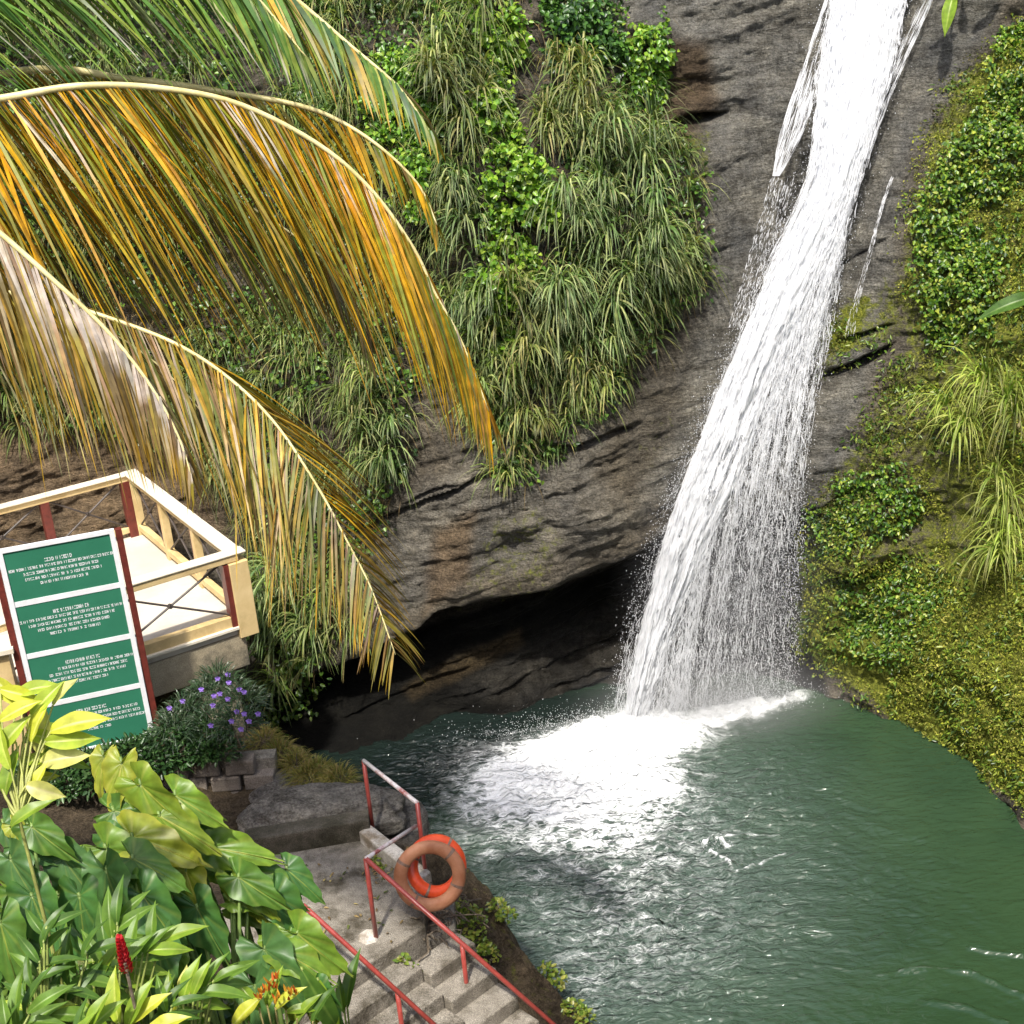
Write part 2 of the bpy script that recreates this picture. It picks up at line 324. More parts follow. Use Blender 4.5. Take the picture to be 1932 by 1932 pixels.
# finer in the middle of the picture
tA = np.concatenate([np.linspace(T0, radians(-48), 60, endpoint=False), np.linspace(radians(-48), radians(66), 620, endpoint=False), np.linspace(radians(66), T1, 70)])
zA = np.concatenate([np.linspace(-1.4, -0.1, 10, endpoint=False), np.linspace(-0.1, 11.6, 430, endpoint=False), np.linspace(11.6, 14.0, 20)])
TT, ZZ = np.meshgrid(tA, zA); NT, NZ = len(tA), len(zA)
rh = tps(cx, rho, np.stack([TT.ravel()*KTH, ZZ.ravel()], 1), 0.004).reshape(NZ, NT)
rh = np.clip(rh, 4.5, 16)
P = np.stack([AX + rh*np.sin(TT), AY + rh*np.cos(TT), ZZ], -1)
X_, Y_ = proj(P.reshape(-1, 3)); X_ = X_.reshape(NZ, NT); Y_ = Y_.reshape(NZ, NT)
# undercut cave left of the fall
CAVE = [(470,1400),(500,1330),(600,1268),(700,1228),(770,1200),(830,1165),(900,1145),(1000,1122),(1100,1088),(1200,1045),(1290,980),(1500,960),(1530,1100),(1530,1290),(1300,1330),(980,1330),(700,1440),(560,1470)]
sdc = sdpoly(X_, Y_, CAVE)
lower = segdist(X_, Y_, [(560,1480),(700,1440),(980,1330),(1300,1300),(1530,1300)])
cave = sstep(-4, 34, sdc)
dep = 0.35 + 1.0 * sstep(10, 170, lower) 
left = 1 - sstep(560, 900, X_)
rh += cave * dep + cave * left * 0.9
# ledges inside the undercut, dipping to the left
wz = ZZ - 0.235 * (P[..., 0]) 
wl = wz + 0.12 * fbm(P * np.array([0.8, 0.8, 0.8]), 3)
led = np.abs(((wl * 2.1) % 1.0) - 0.5) * 2
stepn = np.floor(wl * 2.1)
rh -= cave * (0.22 * sstep(0.15, 0.5, led)) * (0.6 + 0.6 * vnoise(np.stack([stepn*3.7, stepn*1.3, P[..., 0]*0.5], -1)))
# long ledges and cracks in the rock face : (polyline, width px, depth m)
for pl, wd, dp in [([(650,1020),(760,965),(850,930),(960,880),(1080,850),(1230,790)], 9, 0.22), ([(730,960),(840,915),(900,905)], 6, 0.14),
        ([(900,870),(1100,835),(1250,770)], 5, 0.08), ([(1225,250),(1290,235),(1345,225),(1390,214)], 15, 0.5), ([(1250,160),(1310,150),(1350,160)], 9, 0.2), ([(1400,120),(1480,90)], 7, 0.1), ([(1350,330),(1400,300),(1440,290)], 6, 0.06),
        ([(1530,722),(1600,695),(1660,670),(1700,640)], 12, 0.35), ([(1560,655),(1640,630),(1700,610)], 7, 0.25), ([(1550,520),(1640,470),(1700,430)], 8, 0.15),
        ([(1530,1110),(1620,1090),(1700,1062),(1740,1050)], 17, 0.45), ([(1530,1200),(1620,1180)], 8, 0.2), ([(1480,1000),(1560,960),(1640,900)], 8, 0.15)]:
    d = segdist(X_, Y_, pl) + 6 * fbm(P * 2.6, 4); tp_ = np.minimum(np.hypot(X_-pl[0][0], Y_-pl[0][1]), np.hypot(X_-pl[-1][0], Y_-pl[-1][1]))
    tp_ = sstep(0, 70, tp_) * np.clip(0.75 + 0.9*fbm(P*1.9+8, 3), 0.1, 1.3)
    rh += dp * tp_ * (1 - sstep(wd*0.15, wd*1.15*(0.35+0.65*tp_), np.abs(d)))
    rh -= 0.35 * dp * tp_ * (1 - sstep(0, wd*1.6, np.abs(segdist(X_, Y_+wd*1.9, pl))))
bul = 1 - sstep(0, 110, segdist(X_, Y_, [(1240,180),(1340,200)])); rh += 0.35 * bul * sstep(330, 215, Y_) - 0.15*bul*sstep(215, 330, Y_)
FLOWR = sdpoly(X_, Y_, [(1560,-50),(1800,-50),(1720,300),(1600,700),(1530,950),(1250,1000),(1330,700),(1400,400),(1460,200)])
smoothz = sstep(-120, 60, FLOWR)
Pn = np.stack([AX + rh*np.sin(TT), AY + rh*np.cos(TT), ZZ], -1)
rh += (0.32 * fbm(Pn * 0.75, 4)) * (1 - 0.65*smoothz) + 0.10 * fbm(Pn * np.array([2.2, 2.2, 3.4]), 5, 0.6) * (1 - 0.5*smoothz)
lay = np.stack([Pn[..., 0]*0.6, Pn[..., 1]*0.6, (ZZ - 0.22*Pn[..., 0])*5.5], -1)
rh += 0.13 * fbm(lay, 4, 0.6) * (1 - 0.6*smoothz) + 0.10 * (1 - np.abs(fbm(Pn*1.7+31, 4))*2.2) * (1-0.7*smoothz) * -1
P = np.stack([AX + rh*np.sin(TT), AY + rh*np.cos(TT), ZZ], -1)
# plateau rows beyond the rim
rows = [P]
for k, ex in enumerate((0.6, 2, 6, 20, 80, 400)):
    q = P[-1].copy(); d = np.stack([np.sin(tA), np.cos(tA), 0*tA], -1); q = q + d*ex; q[:, 2] = 14 + 0.5*min(k, 2); rows.append(q[None])
PC = np.concatenate(rows, 0); NR = PC.shape[0]
PC_x, PC_y = proj(PC.reshape(-1, 3)); PC_x = PC_x.reshape(NR, NT); PC_y = PC_y.reshape(NR, NT)
du = np.gradient(PC, axis=1); dv = np.gradient(PC, axis=0); NRM = nrm(np.cross(dv, du))
flip = np.where((NRM * (np.array([AX, AY, 3.]) - PC)).sum(-1) < 0, -1, 1)[..., None]; NRM = NRM * flip
# material regions of the rock (own colours, plus shade of the undercut painted in)
def region(poly, soft=25, wob=22, fr=1.6):
    s = sdpoly(PC_x, PC_y, poly) + wob * fbm(PC * fr, 4); return sstep(-soft, soft, s)
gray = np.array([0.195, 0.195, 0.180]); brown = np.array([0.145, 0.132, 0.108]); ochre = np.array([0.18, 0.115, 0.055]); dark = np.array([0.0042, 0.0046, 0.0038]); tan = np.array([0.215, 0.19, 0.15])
colr = np.ones(PC.shape) * brown
def blend(c, m, k): return c * (1 - m[..., None]*k) + np.array(k2) * m[..., None]*k
def setc(m, c, k=1.0):
    global colr; colr = colr * (1 - (m*k)[..., None]) + np.array(c) * (m*k)[..., None]
setc(region([(1100,-40),(1900,-40),(1860,80),(1720,280),(1680,560),(1600,900),(1560,980),(1250,960),(1050,1060),(900,1100),(760,1160),(720,1000),(930,800),(1250,650),(1330,420),(1330,260),(1100,60)]), gray)
setc(region([(720,760),(1150,760),(1260,1000),(1100,1060),(860,1160),(730,1220),(700,900)], 40), tan, 0.35)
setc(region([(1180,60),(1330,80),(1360,210),(1220,330),(1190,250)], 22, 30), (0.10, 0.068, 0.038), 0.85)
setc(region([(1250,330),(1350,330),(1330,400),(1260,400)], 12), brown, 0.8)
setc(region([(1200,560),(1330,520),(1280,780),(1190,960),(1130,900)], 25), (0.10, 0.082, 0.055), 0.6)
setc(region([(820,1000),(900,960),(890,1100),(800,1160)], 15), ochre, 0.6)
setc(region([(840,1255),(960,1200),(960,1230),(850,1290)], 12, 10), ochre, 0.6)
cave_shade = region([(430,1400),(470,1320),(600,1262),(770,1196),(830,1162),(1000,1120),(1200,1045),(1290,960),(1560,960),(1560,1330),(980,1345),(560,1480)], 14, 6)  # shade inside the undercut, painted on the rock as near-black
setc(cave_shade, dark, 0.96); setc(region([(880,1300),(1010,1210),(1200,1120),(1260,1300),(1000,1340)], 30, 15), (0.06, 0.058, 0.053), 0.7); setc(region([(760,1300),(860,1240),(980,1190),(985,1215),(870,1275),(780,1320)], 10, 8), (0.10, 0.075, 0.04), 0.6)
setc(region([(-100,780),(420,780),(420,1010),(-100,1050)], 40), (0.26, 0.19, 0.12), 0.8)
MOSS = region([(1960,20),(1880,60),(1790,170),(1735,300),(1700,420),(1690,500),(1560,640),(1540,700),(1700,640),(1640,760),(1590,860),(1540,960),(1500,1090),(1510,1230),(1590,1300),(1720,1375),(2100,1640),(2300,900),(2200,0)], 30, 26)
moss = MOSS * (0.30 + 0.22*sstep(1000, 1250, PC_y) + 0.10*sstep(1650, 1900, PC_x))
moss += 0.25 * region([(1240,240),(1350,240),(1330,420),(1250,400)], 15, 10) + 0.22 * region([(900,1000),(1010,950),(1080,1010),(1040,1120),(850,1150)], 25)
moss += 0.15 * region([(1190,830),(1260,760),(1290,760),(1210,960)], 12, 8) + 0.2*region([(1560,560),(1640,560),(1600,660),(1550,640)], 10, 8)
wet = region([(1400,-40),(1800,-40),(1700,300),(1600,700),(1560,1000),(1540,1320),(900,1345),(1150,1050),(1350,600)], 60, 20)
idx = np.arange(NR*NT).reshape(NR, NT)
Fq = np.stack([idx[:-1, :-1], idx[:-1, 1:], idx[1:, 1:], idx[1:, :-1]], -1).reshape(-1, 4)
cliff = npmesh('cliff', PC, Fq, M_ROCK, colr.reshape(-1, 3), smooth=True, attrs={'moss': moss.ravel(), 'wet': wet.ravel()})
tag(cliff, 'grey brown rock cliff with a dark undercut behind the pool', None, kind='structure')

# vegetation regions on the cliff
GREEN = [(560,-60),(1150,-60),(1190,60),(1255,50),(1240,150),(1215,210),(1290,270),(1330,370),(1325,520),(1250,620),(1180,690),(1150,770),(1100,800),(1010,900),(950,915),(930,790),(840,720),(790,740),(760,870),(740,960),(640,1150),(600,1280),(530,1290),(470,1200),(470,900),(200,800),(-300,780),(-300,-60)]
vis = (np.arange(NR)[:, None] < NZ) & (PC[..., 2] > 0) & (PC_y > -160) & (PC_y < 2000) & (PC_x > -260) & (PC_x < 2150)
area = np.linalg.norm(np.cross(du, dv), axis=-1)
def scatter(mask, n):
    w_ = (mask * area * vis).ravel(); cs = np.cumsum(w_); cs /= cs[-1]
    i = np.searchsorted(cs, RS.rand(n)); a, b_ = np.unravel_index(i, (NR, NT))
    a = np.clip(a, 1, NR-2); b_ = np.clip(b_, 1, NT-2)
    p = PC[a, b_] + du[a, b_]*(RS.rand(n, 1)-0.5) + dv[a, b_]*(RS.rand(n, 1)-0.5)
    return p, NRM[a, b_]
def surf_at(px, py):                            # nearest sheet point under a picture point
    d = (PC_x-px)**2 + (PC_y-py)**2 + 1e4*(~vis); dd = d.ravel(); k = np.argsort(dd)[:12]
    k = k[np.argmin(((PC.reshape(-1, 3)[k]-CAM)**2).sum(-1))]
    return PC.reshape(-1, 3)[k], NRM.reshape(-1, 3)[k]

# ---------------------------------------------------------------- foliage builders (all vectorised)
DOWN = np.array([0, 0, -1.])
def blades(p0, d0, L, W, droop, nseg=5, col0=None, col1=None, roll=None, taper=1.6, basew=0.5):
    n = len(p0); L = np.broadcast_to(L, n).astype(float); W = np.broadcast_to(W, n).astype(float); droop = np.broadcast_to(droop, n).astype(float)
    d0 = nrm(d0); side = np.cross(d0, np.broadcast_to(-DOWN, d0.shape)); bad = np.linalg.norm(side, axis=1) < 0.05; side[bad] = [1, 0, 0]; side = nrm(side)
    if roll is not None:
        up = np.cross(side, d0); side = side*np.cos(roll)[:, None] + up*np.sin(roll)[:, None]
    V = np.empty((n, nseg+1, 2, 3)); C = np.empty((n, nseg+1, 2, 3)); p = p0.copy()
    for k in range(nseg+1):
        t = k/nseg; wv = W * (basew + (1-basew)*min(1, t*4)) * max(0.0, 1 - t**taper) + 0.0008
        V[:, k, 0] = p - side*wv[:, None]/2; V[:, k, 1] = p + side*wv[:, None]/2
        if col0 is not None: C[:, k, :] = (col0*(1-t**1.5) + col1*t**1.5)[:, None, :]
        d = nrm(d0 + DOWN * (droop * ((k+0.5)/nseg) ** 1.1)[:, None]); p = p + d * (L/nseg)[:, None]
    b = (np.arange(n)*(nseg+1)*2)[:, None]; k = np.arange(nseg)[None]*2
    F = np.stack([b+k, b+k+1, b+k+3, b+k+2], -1).reshape(-1, 4)
    return V.reshape(-1, 3), F, C.reshape(-1, 3)
def leaves(p0, d, nr, L, W, col, fold=0.25):
    n = len(p0); d = nrm(d); s = nrm(np.cross(d, nr)); nn = nrm(np.cross(s, d)); L = np.broadcast_to(L, n)[:, None]; W = np.broadcast_to(W, n)[:, None]
    pts = [p0, p0+d*L*.28-s*W*.5+nn*W*fold, p0+d*L*.68-s*W*.36+nn*W*fold*.7, p0+d*L, p0+d*L*.68+s*W*.36+nn*W*fold*.7, p0+d*L*.28+s*W*.5+nn*W*fold]
    V = np.stack(pts, 1); b = (np.arange(n)*6)[:, None]
    F = np.concatenate([b+np.array([[0, 1, 2, 3]]), b+np.array([[0, 3, 4, 5]])], 0)
    C = np.repeat(col[:, None], 6, 1)
    return V.reshape(-1, 3), F, C.reshape(-1, 3)
def join(parts):
    V = []; F = []; C = []; o = 0
    for v, f, c in parts: V.append(v); F.append(f+o); C.append(c); o += len(v)
    return np.concatenate(V), np.concatenate(F), np.concatenate(C)
def rcol(n, cols, var=0.25, wts=None):
    cols = np.array(cols, float); k = RS.choice(len(cols), n, p=wts); return cols[k] * (1 + var*(RS.rand(n, 1)*2-1))
def rdir(n): return nrm(RS.randn(n, 3))
G_BL = [(0.07, 0.13, 0.03), (0.11, 0.19, 0.05), (0.19, 0.25, 0.10), (0.05, 0.10, 0.04), (0.14, 0.22, 0.03), (0.26, 0.30, 0.13)]
G_TIP = [(0.13, 0.18, 0.08), (0.22, 0.24, 0.13), (0.09, 0.14, 0.05), (0.26, 0.22, 0.11)]
def tuft(c, nr, n, L, spread=1.0, W=0.016, up=0.35, cols=G_BL, tips=G_TIP, droop=2.6, rad=0.12, nseg=6):
    tone = RS.uniform(.6, 1.5); droop = droop*RS.uniform(.6, 1.3); lean = rdir(1)[0]*0.45; lean[2] = abs(lean[2]); nr = nrm(nr+lean)
    q = rdir(n); d0 = nrm(nr*0.9 + q*spread*0.8 + np.array([0, 0, up])); d0 = nrm(d0 + nr*np.maximum(0, -(d0@nr))[:, None]*1.6)
    p = c + q*rad*RS.rand(n, 1) + nr*0.02
    return blades(p, d0, L*(0.55+0.6*RS.rand(n)), W*(0.7+0.6*RS.rand(n)), droop*(0.6+0.8*RS.rand(n)), nseg, rcol(n, cols)*tone, rcol(n, tips)*tone, roll=(RS.rand(n)-0.5)*1.8)

# ---- stuff: grass hanging over the left cliff
mG = region(GREEN, 18, 20)
patch = fbm(PC*0.9 + 5, 3)
pt, nn = scatter(mG*(patch > -0.12)*(1-0.85*sstep(-12, 12, sdpoly(PC_x, PC_y, [(880,40),(960,20),(975,200),(1040,420),(990,640),(900,620),(905,280),(860,120)]))), 620)
parts = []
for i in range(len(pt)):
    s = 0.7 + 0.6*RS.rand()
    parts.append(tuft(pt[i], nn[i], 34, 0.60*s, spread=1.0, W=0.022, nseg=5, droop=2.0))
V, F, C = join(parts)
o = npmesh('hanging_grass', V, F, M_GRASS, C); tag(o, 'mass of drooping green grass covering the cliff left of the waterfall', 'grass', kind='stuff')
# dry stalks and thatch beneath
pt, nn = scatter(mG, 5000); n = len(pt)
V, F, C = blades(pt+nn*0.03, nrm(nn*0.5+rdir(n)*0.6), 0.22+0.3*RS.rand(n), 0.012, 2.5, 4, rcol(n, [(0.16,0.12,0.06),(0.24,0.19,0.1),(0.10,0.07,0.04)]), rcol(n, [(0.2,0.15,0.08)]), roll=RS.rand(n)*3)
o = npmesh('dry_grass', V, F, M_GRASS, C); tag(o, 'dead brown grass stalks under the green cover of the left cliff', 'dry grass', kind='stuff')
# small leaved undergrowth everywhere in that zone
pt, nn = scatter(mG*(fbm(PC*1.3+9, 3) > -0.05), 26000); n = len(pt)
V, F, C = leaves(pt+nn*(0.05+0.22*RS.rand(n, 1)), nrm(rdir(n)+DOWN*0.5), nrm(nn+rdir(n)*0.7+np.array([0,-.2,.6])), 0.05+0.05*RS.rand(n), 0.04+0.035*RS.rand(n), rcol(n, [(0.05,0.11,0.02),(0.09,0.19,0.03),(0.035,0.075,0.02),(0.15,0.25,0.035)]))
o = npmesh('undergrowth', V, F, M_LEAF, C); tag(o, 'small leafy undergrowth between the grass on the left cliff', 'undergrowth', kind='stuff')

# ---- right side: moss, ivy
Fp = np.zeros(PC.shape[:2])
mM = MOSS
pt, nn = scatter(mM*(fbm(PC*1.5+3, 4) > -0.08), 52000); n = len(pt)
base = fbm(pt*0.8+40, 3)
ry = sstep(-0.2, 0.3, base + 0.5*sstep(1500, 1900, proj(pt)[0]) + 0.5*sstep(900, 1350, proj(pt)[1]) - 0.3)[:, None]
cm = rcol(n, [(0.08,0.115,0.018),(0.13,0.17,0.025),(0.18,0.17,0.04),(0.09,0.075,0.03)])*(1-ry) + rcol(n, [(0.34,0.37,0.04),(0.20,0.25,0.03),(0.36,0.34,0.07),(0.16,0.19,0.03)])*ry
V, F, C = leaves(pt+nn*(0.01+0.06*RS.rand(n, 1)), nrm(nn*0.5+rdir(n)), nrm(nn+rdir(n)*0.9), 0.016+0.05*RS.rand(n)**2, 0.012+0.025*RS.rand(n)**2, cm)
o = npmesh('moss', V, F, M_MOSS, C); tag(o, 'yellow green moss and tiny ferns coating the right bank', 'moss', kind='stuff')

pt, nn = scatter(MOSS*(fbm(PC*1.7+13, 4) > 0.0), 9000); n = len(pt)
V, F, C = leaves(pt+nn*0.05, nrm(nn*.4+rdir(n)+DOWN*.5), nrm(nn+rdir(n)*.6), 0.06+.05*RS.rand(n), 0.018+.02*RS.rand(n), rcol(n, [(0.09,0.17,0.02),(0.16,0.24,0.03),(0.05,0.10,0.02),(0.25,0.30,0.05)]))
tag(npmesh('ferns', V, F, M_LEAF, C), 'tiny green ferns sprinkled through the moss of the right bank', 'ferns', kind='stuff')
def leafy_mass(name, poly, n, L, cols, label, cat, thick=0.3, wts=None, soft=14, kind=None, group=None, m=None, wob=18, down=0.7):
    pt, nn = scatter(region(poly, soft, wob, 2.5)*(fbm(PC*2.6+23, 3) > -0.22), n); n = len(pt)
    bump = thick*np.clip(0.5+1.5*fbm(pt*2.4, 4), 0.03, 1.5)[:, None]
    V, F, C = leaves(pt+nn*bump*(0.35+0.65*np.sqrt(RS.rand(n, 1))), nrm(rdir(n)*0.8+DOWN*down+nn*0.3), nrm(nn*0.9+rdir(n)*0.55+np.array([0,-.1,.5])), L*(0.7+0.6*RS.rand(n)), L*0.75*(0.7+0.6*RS.rand(n)), rcol(n, cols, 0.3, wts))
    o = npmesh(name, V, F, m or M_LEAF, C); tag(o, label, cat, group, kind); return o
IVY = [(0.10,0.20,0.02),(0.05,0.12,0.015),(0.20,0.30,0.03),(0.30,0.34,0.05),(0.03,0.07,0.015)]
leafy_mass('ivy', [(1960,40),(1885,60),(1875,150),(1845,210),(1780,330),(1735,400),(1735,560),(1765,640),(1850,650),(1880,560),(1900,480),(1880,380),(1960,300)], 10000, 0.062, IVY, 'bright green creeper cascading down the upper right bank', 'creeper', 0.32, [.3,.2,.25,.15,.1])
leafy_mass('ivy', [(1530,960),(1610,890),(1690,880),(1740,930),(1700,1010),(1600,1050),(1540,1050)], 2400, 0.058, IVY, 'small leafy bush on the rock just right of the falling water', 'shrub', 0.25, [.3,.25,.2,.1,.15])
leafy_mass('fern', [(1580,1090),(1700,1060),(1780,1120),(1700,1250),(1620,1230)], 1800, 0.06, IVY, 'low ferny growth beneath the dark crevice of the right bank', 'fern', 0.14, [.35,.3,.1,.1,.15])
VINE = [(0.13,0.27,0.02),(0.07,0.17,0.015),(0.22,0.36,0.03),(0.28,0.38,0.05)]
leafy_mass('vine', [(890,60),(960,40),(960,200),(1000,300),(1030,420),(980,520),(960,640),(900,600),(930,440),(925,280),(880,180)], 5500, 0.09, VINE, 'bright green vine trailing down the middle of the grassy cliff', 'vine', 0.60, [.3,.2,.3,.2])
leafy_mass('vine', [(720,90),(830,120),(840,300),(800,420),(720,330),(690,200)], 4200, 0.08, VINE, 'leafy creeper at the top of the cliff beside the palm fronds', 'creeper', 0.5, [.35,.35,.2,.1])
leafy_mass('vine', [(1020,0),(1130,0),(1170,120),(1060,110)], 2000, 0.085, [(0.05,0.13,0.02),(0.09,0.2,0.03),(0.03,0.08,0.02)], 'dark green creeper at the top centre of the cliff', 'creeper', 0.5)
leafy_mass('shrub', [(1180,60),(1245,45),(1262,110),(1240,210),(1215,235),(1180,170)], 1500, 0.08, VINE, 'small round leaved shrub against the brown rock near the top', 'shrub', 0.35, [.3,.4,.2,.1])
leafy_mass('shrub', [(480,1280),(560,1230),(600,1300),(580,1390),(520,1400),(480,1340)], 900, 0.085, [(0.04,0.09,0.015),(0.09,0.16,0.02),(0.16,0.22,0.04)], 'dark shrub hanging at the corner between platform and cave', 'shrub', 0.3)

# ---- single tussocks one can tell apart
def tussock(px, py, s, label, n=130, cols=G_BL, tips=G_TIP, off=0.10, L=0.66, sub=9):
    c, nr = surf_at(px, py); nr = nrm(nr*0.6 + np.array([0, -0.5, 0.15])); c = c + nr*off
    parts = []
    for k in range(sub):
        parts.append(tuft(c + rdir(1)[0]*0.42*s*(k > 0)*np.array([1,.3,1.1]) + nr*random.uniform(0, .38)*s, nr, int(n*1.35)//sub, L*s*random.uniform(.55,1.15), spread=1.2, W=0.030, up=0.5, cols=cols, tips=tips, droop=2.4, rad=0.14*s, nseg=7))
    V, F, C = join(parts); root = empty('grass_tussock', c)
    kid(npmesh('foliage', V, F, M_GRASS, C), root)
    st = MB()
    for k in range(5):
        a = c - nr*0.1 + rdir(1)[0]*0.05; st.tube([a, a+nr*0.15+rdir(1)[0]*0.05, a+nr*0.28*s+rdir(1)[0]*0.1+np.array([0,0,.06])], [0.014, 0.011, 0.006], 5)
    st.build('stem', M_TWIG, root)
    tag(root, label, 'grass', 'drooping grass tussocks on the cliff')
BLU = [(0.065,0.135,0.035),(0.11,0.19,0.055),(0.22,0.28,0.11),(0.05,0.095,0.028),(0.32,0.35,0.17)]
BLT = [(0.15,0.21,0.12),(0.24,0.28,0.18),(0.10,0.16,0.08)]
YEL = [(0.16,0.20,0.05),(0.24,0.26,0.09),(0.11,0.17,0.04),(0.30,0.28,0.14)]
for a in [(1190,300,1.35,'largest blue green tussock, nearest the waterfall, at mid height',300,BLU,BLT),
          (1235,420,1.15,'blue green tussock drooping right beside the bare grey rock',240,BLU,BLT),
          (1110,400,1.1,'tussock hanging left below the shrub on brown rock',220,BLU,BLT),
          (1260,500,0.85,'pale tipped tussock at the lower right end of the green cliff',180,YEL,BLT),
          (1150,560,1.1,'dark tussock hanging below the largest blue green one',220,BLU,BLT),
          (1060,600,1.1,'long tussock drooping over the rock left of the wet slope',220,BLU,BLT),
          (985,590,1.0,'pale fan of grass in the lower middle of the cliff',180,YEL,G_TIP),
          (960,720,1.0,'low tussock just above the first bare rock ledge',190,G_BL,G_TIP),
          (1100,720,0.8,'yellowish tussock trailing on the rock above the crack',150,YEL,G_TIP),
          (985,800,0.7,'lowest yellow tuft dangling across the rock ledge',120,YEL,G_TIP),
          (880,40,1.3,'light green tussock at the top edge left of the vine',240,G_BL,G_TIP),
          (850,180,1.2,'silvery tussock under the top edge beside the vine',220,YEL,BLT),
          (1050,180,1.2,'straw coloured tussock right of the bright vine',200,YEL,G_TIP),
          (1090,250,1.1,'arching tussock in the brownish part of the cliff',200,YEL,BLT),
          (860,420,1.1,'dark green strap leaved clump left of the vine',190,BLU,BLT),
          (900,560,1.0,'tussock behind the tip of the large yellow frond',180,G_BL,BLT),
          (700,760,0.9,'tussock between the large frond tip and the lower frond',160,G_BL,G_TIP),
          (735,840,0.9,'spreading grey green tussock just right of the lower frond',170,BLU,BLT),
          (560,1120,1.25,'long leaved clump hanging right of the platform corner post',230,G_BL,BLT),
          (620,1150,1.1,'strap leaved clump behind the lowest frond tips',190,G_BL,G_TIP),
          (690,650,0.9,'tussock seen through the leaflets of the large frond',150,G_BL,G_TIP)]:
    tussock(a[0], a[1], a[2], a[3], n=a[4], cols=a[5], tips=a[6])

# ================================================================ LAND on the near side
g_pts = [(0,-4,10.0),(6,-4,10.5),(-6,-4,10.5),(0,0,9.3),(4,0,9.2),(-4,0,9.7),(12,0,10),(-12,0,10.5),(0,4,6.0),(5,4,5.6),(0,8,2.4),(5,8,2),(1,10.2,0.5),(5,10.2,.3),(10,8,4),(-12,6,9),
  (-2,4,6.9),(-3.5,4,7.3),(-1.3,5.6,4.9),(-2.2,5.6,5.5),(-3.3,5.8,6.0),(-1.3,6.8,4.0),(-2.3,7.0,4.5),(-3.3,7.5,4.9),(-1.2,8.4,2.6),(-2.4,8.8,3.0),(-3.8,9.3,3.2),(-6,9,4.5),(-8,8,6),
  (-2.9,10.6,1.9),(-2.4,12.4,1.75),(-3.3,12.2,1.8),(-1.6,12.2,1.7),(-0.9,10.6,0.9),(-0.3,9.6,0.5),(-0.6,12.2,0.95),(-1.4,13.2,1.55),(-2.1,14.0,1.55),(-2.6,14.7,1.6),(-3.2,14.1,1.65),(-3.3,15.2,1.75),(-3.3,16.2,1.5),
  (-4.2,14.2,1.9),(-5.5,13.2,2.3),(-5,16.5,1.7),(-4.2,17.6,1.2),(-8,15,2.3),(-7,18.5,2.2),(-5.5,20.5,2.2),(-10,14,2.5)]
g = np.array(g_pts, float)
SHORE = [(9,9.6),(4,10.2),(1.3,10.9),(0.35,11.9),(-0.1,12.7),(-0.3,13.4),(-0.9,14.1),(-1.5,14.8),(-2.0,15.4),(-2.5,15.9),(-3.0,16.6),(-3.6,17.6),(-4.4,18.8),(-6,20.2),(-3,22),(9,22)]   # the pool
gx = np.concatenate([np.linspace(-14, -5, 40, endpoint=False), np.linspace(-5, 1.8, 300, endpoint=False), np.linspace(1.8, 14, 50)])
gy = np.concatenate([np.linspace(-6, 4, 30, endpoint=False), np.linspace(4, 18, 440, endpoint=False), np.linspace(18, 23, 40)])
GX, GY = np.meshgrid(gx, gy)
GZ = tps(g[:, :2], g[:, 2], np.stack([GX.ravel(), GY.ravel()], 1), 0.002).reshape(GX.shape)
sdw = sdpoly(GX, GY, SHORE) + 0.16*fbm(np.stack([GX*1.5, GY*1.5, 0*GX], -1), 4)
zsh = -0.05 + np.where(sdw > 0, -1.6*sdw, -3.4*sdw); GZ = np.minimum(GZ, zsh); GZ = np.maximum(GZ, -1.5)
gp = np.stack([GX, GY, GZ], -1)
rough = 1 - sstep(-0.2, 0.1, 0*GX)
flat = sstep(-0.1, 0.35, sdpoly(GX, GY, [(-3.3,13.3),(-1.8,13.4),(-1.1,12.2),(-1.2,11.6),(0.2,9.3),(-1.4,8.8),(-3.0,11.0)]))
GZ = GZ + (0.14*fbm(gp*1.4, 4) + 0.07*fbm(gp*5, 4)) * (1-flat) - 0.25*flat*(GZ < 2.4)
gp = np.stack([GX, GY, GZ], -1); gX, gY = proj(gp.reshape(-1, 3)); gX = gX.reshape(GX.shape); gY = gY.reshape(GX.shape)
gcol = np.ones(gp.shape)*np.array([0.12, 0.095, 0.065])
nz = fbm(gp*2, 4)[..., None]; gcol = gcol*(1+0.5*nz)
m_ = sstep(-15, 15, sdpoly(gX, gY, [(500,1600),(640,1500),(760,1510),(800,1600),(700,1580)]))[..., None]; gcol = gcol*(1-m_) + np.array([0.2, 0.19, 0.18])*m_
gm = 0.18*sstep(-10, 20, sdpoly(gX, gY, [(560,1440),(660,1470),(700,1510),(600,1540),(500,1560),(500,1430)])) + 0.17*sstep(-0.5, 0.2, -np.abs(sdw+0.35)+0.3)*(GY > 10)
gi = np.arange(gp.shape[0]*gp.shape[1]).reshape(GX.shape)
gF = np.stack([gi[:-1, :-1], gi[:-1, 1:], gi[1:, 1:], gi[1:, :-1]], -1).reshape(-1, 4)
bank = npmesh('ground', gp, gF, M_ROCK, gcol.reshape(-1, 3), True, attrs={'moss': gm.ravel(), 'wet': (sstep(-0.25, 0, sdw)).ravel()})
tag(bank, 'earth and rock bank on the near side of the pool', kind='structure')
def ground_z(x, y):
    j = np.clip(np.searchsorted(gx, x), 1, len(gx)-1); i = np.clip(np.searchsorted(gy, y), 1, len(gy)-1)
    return GZ[i, j]

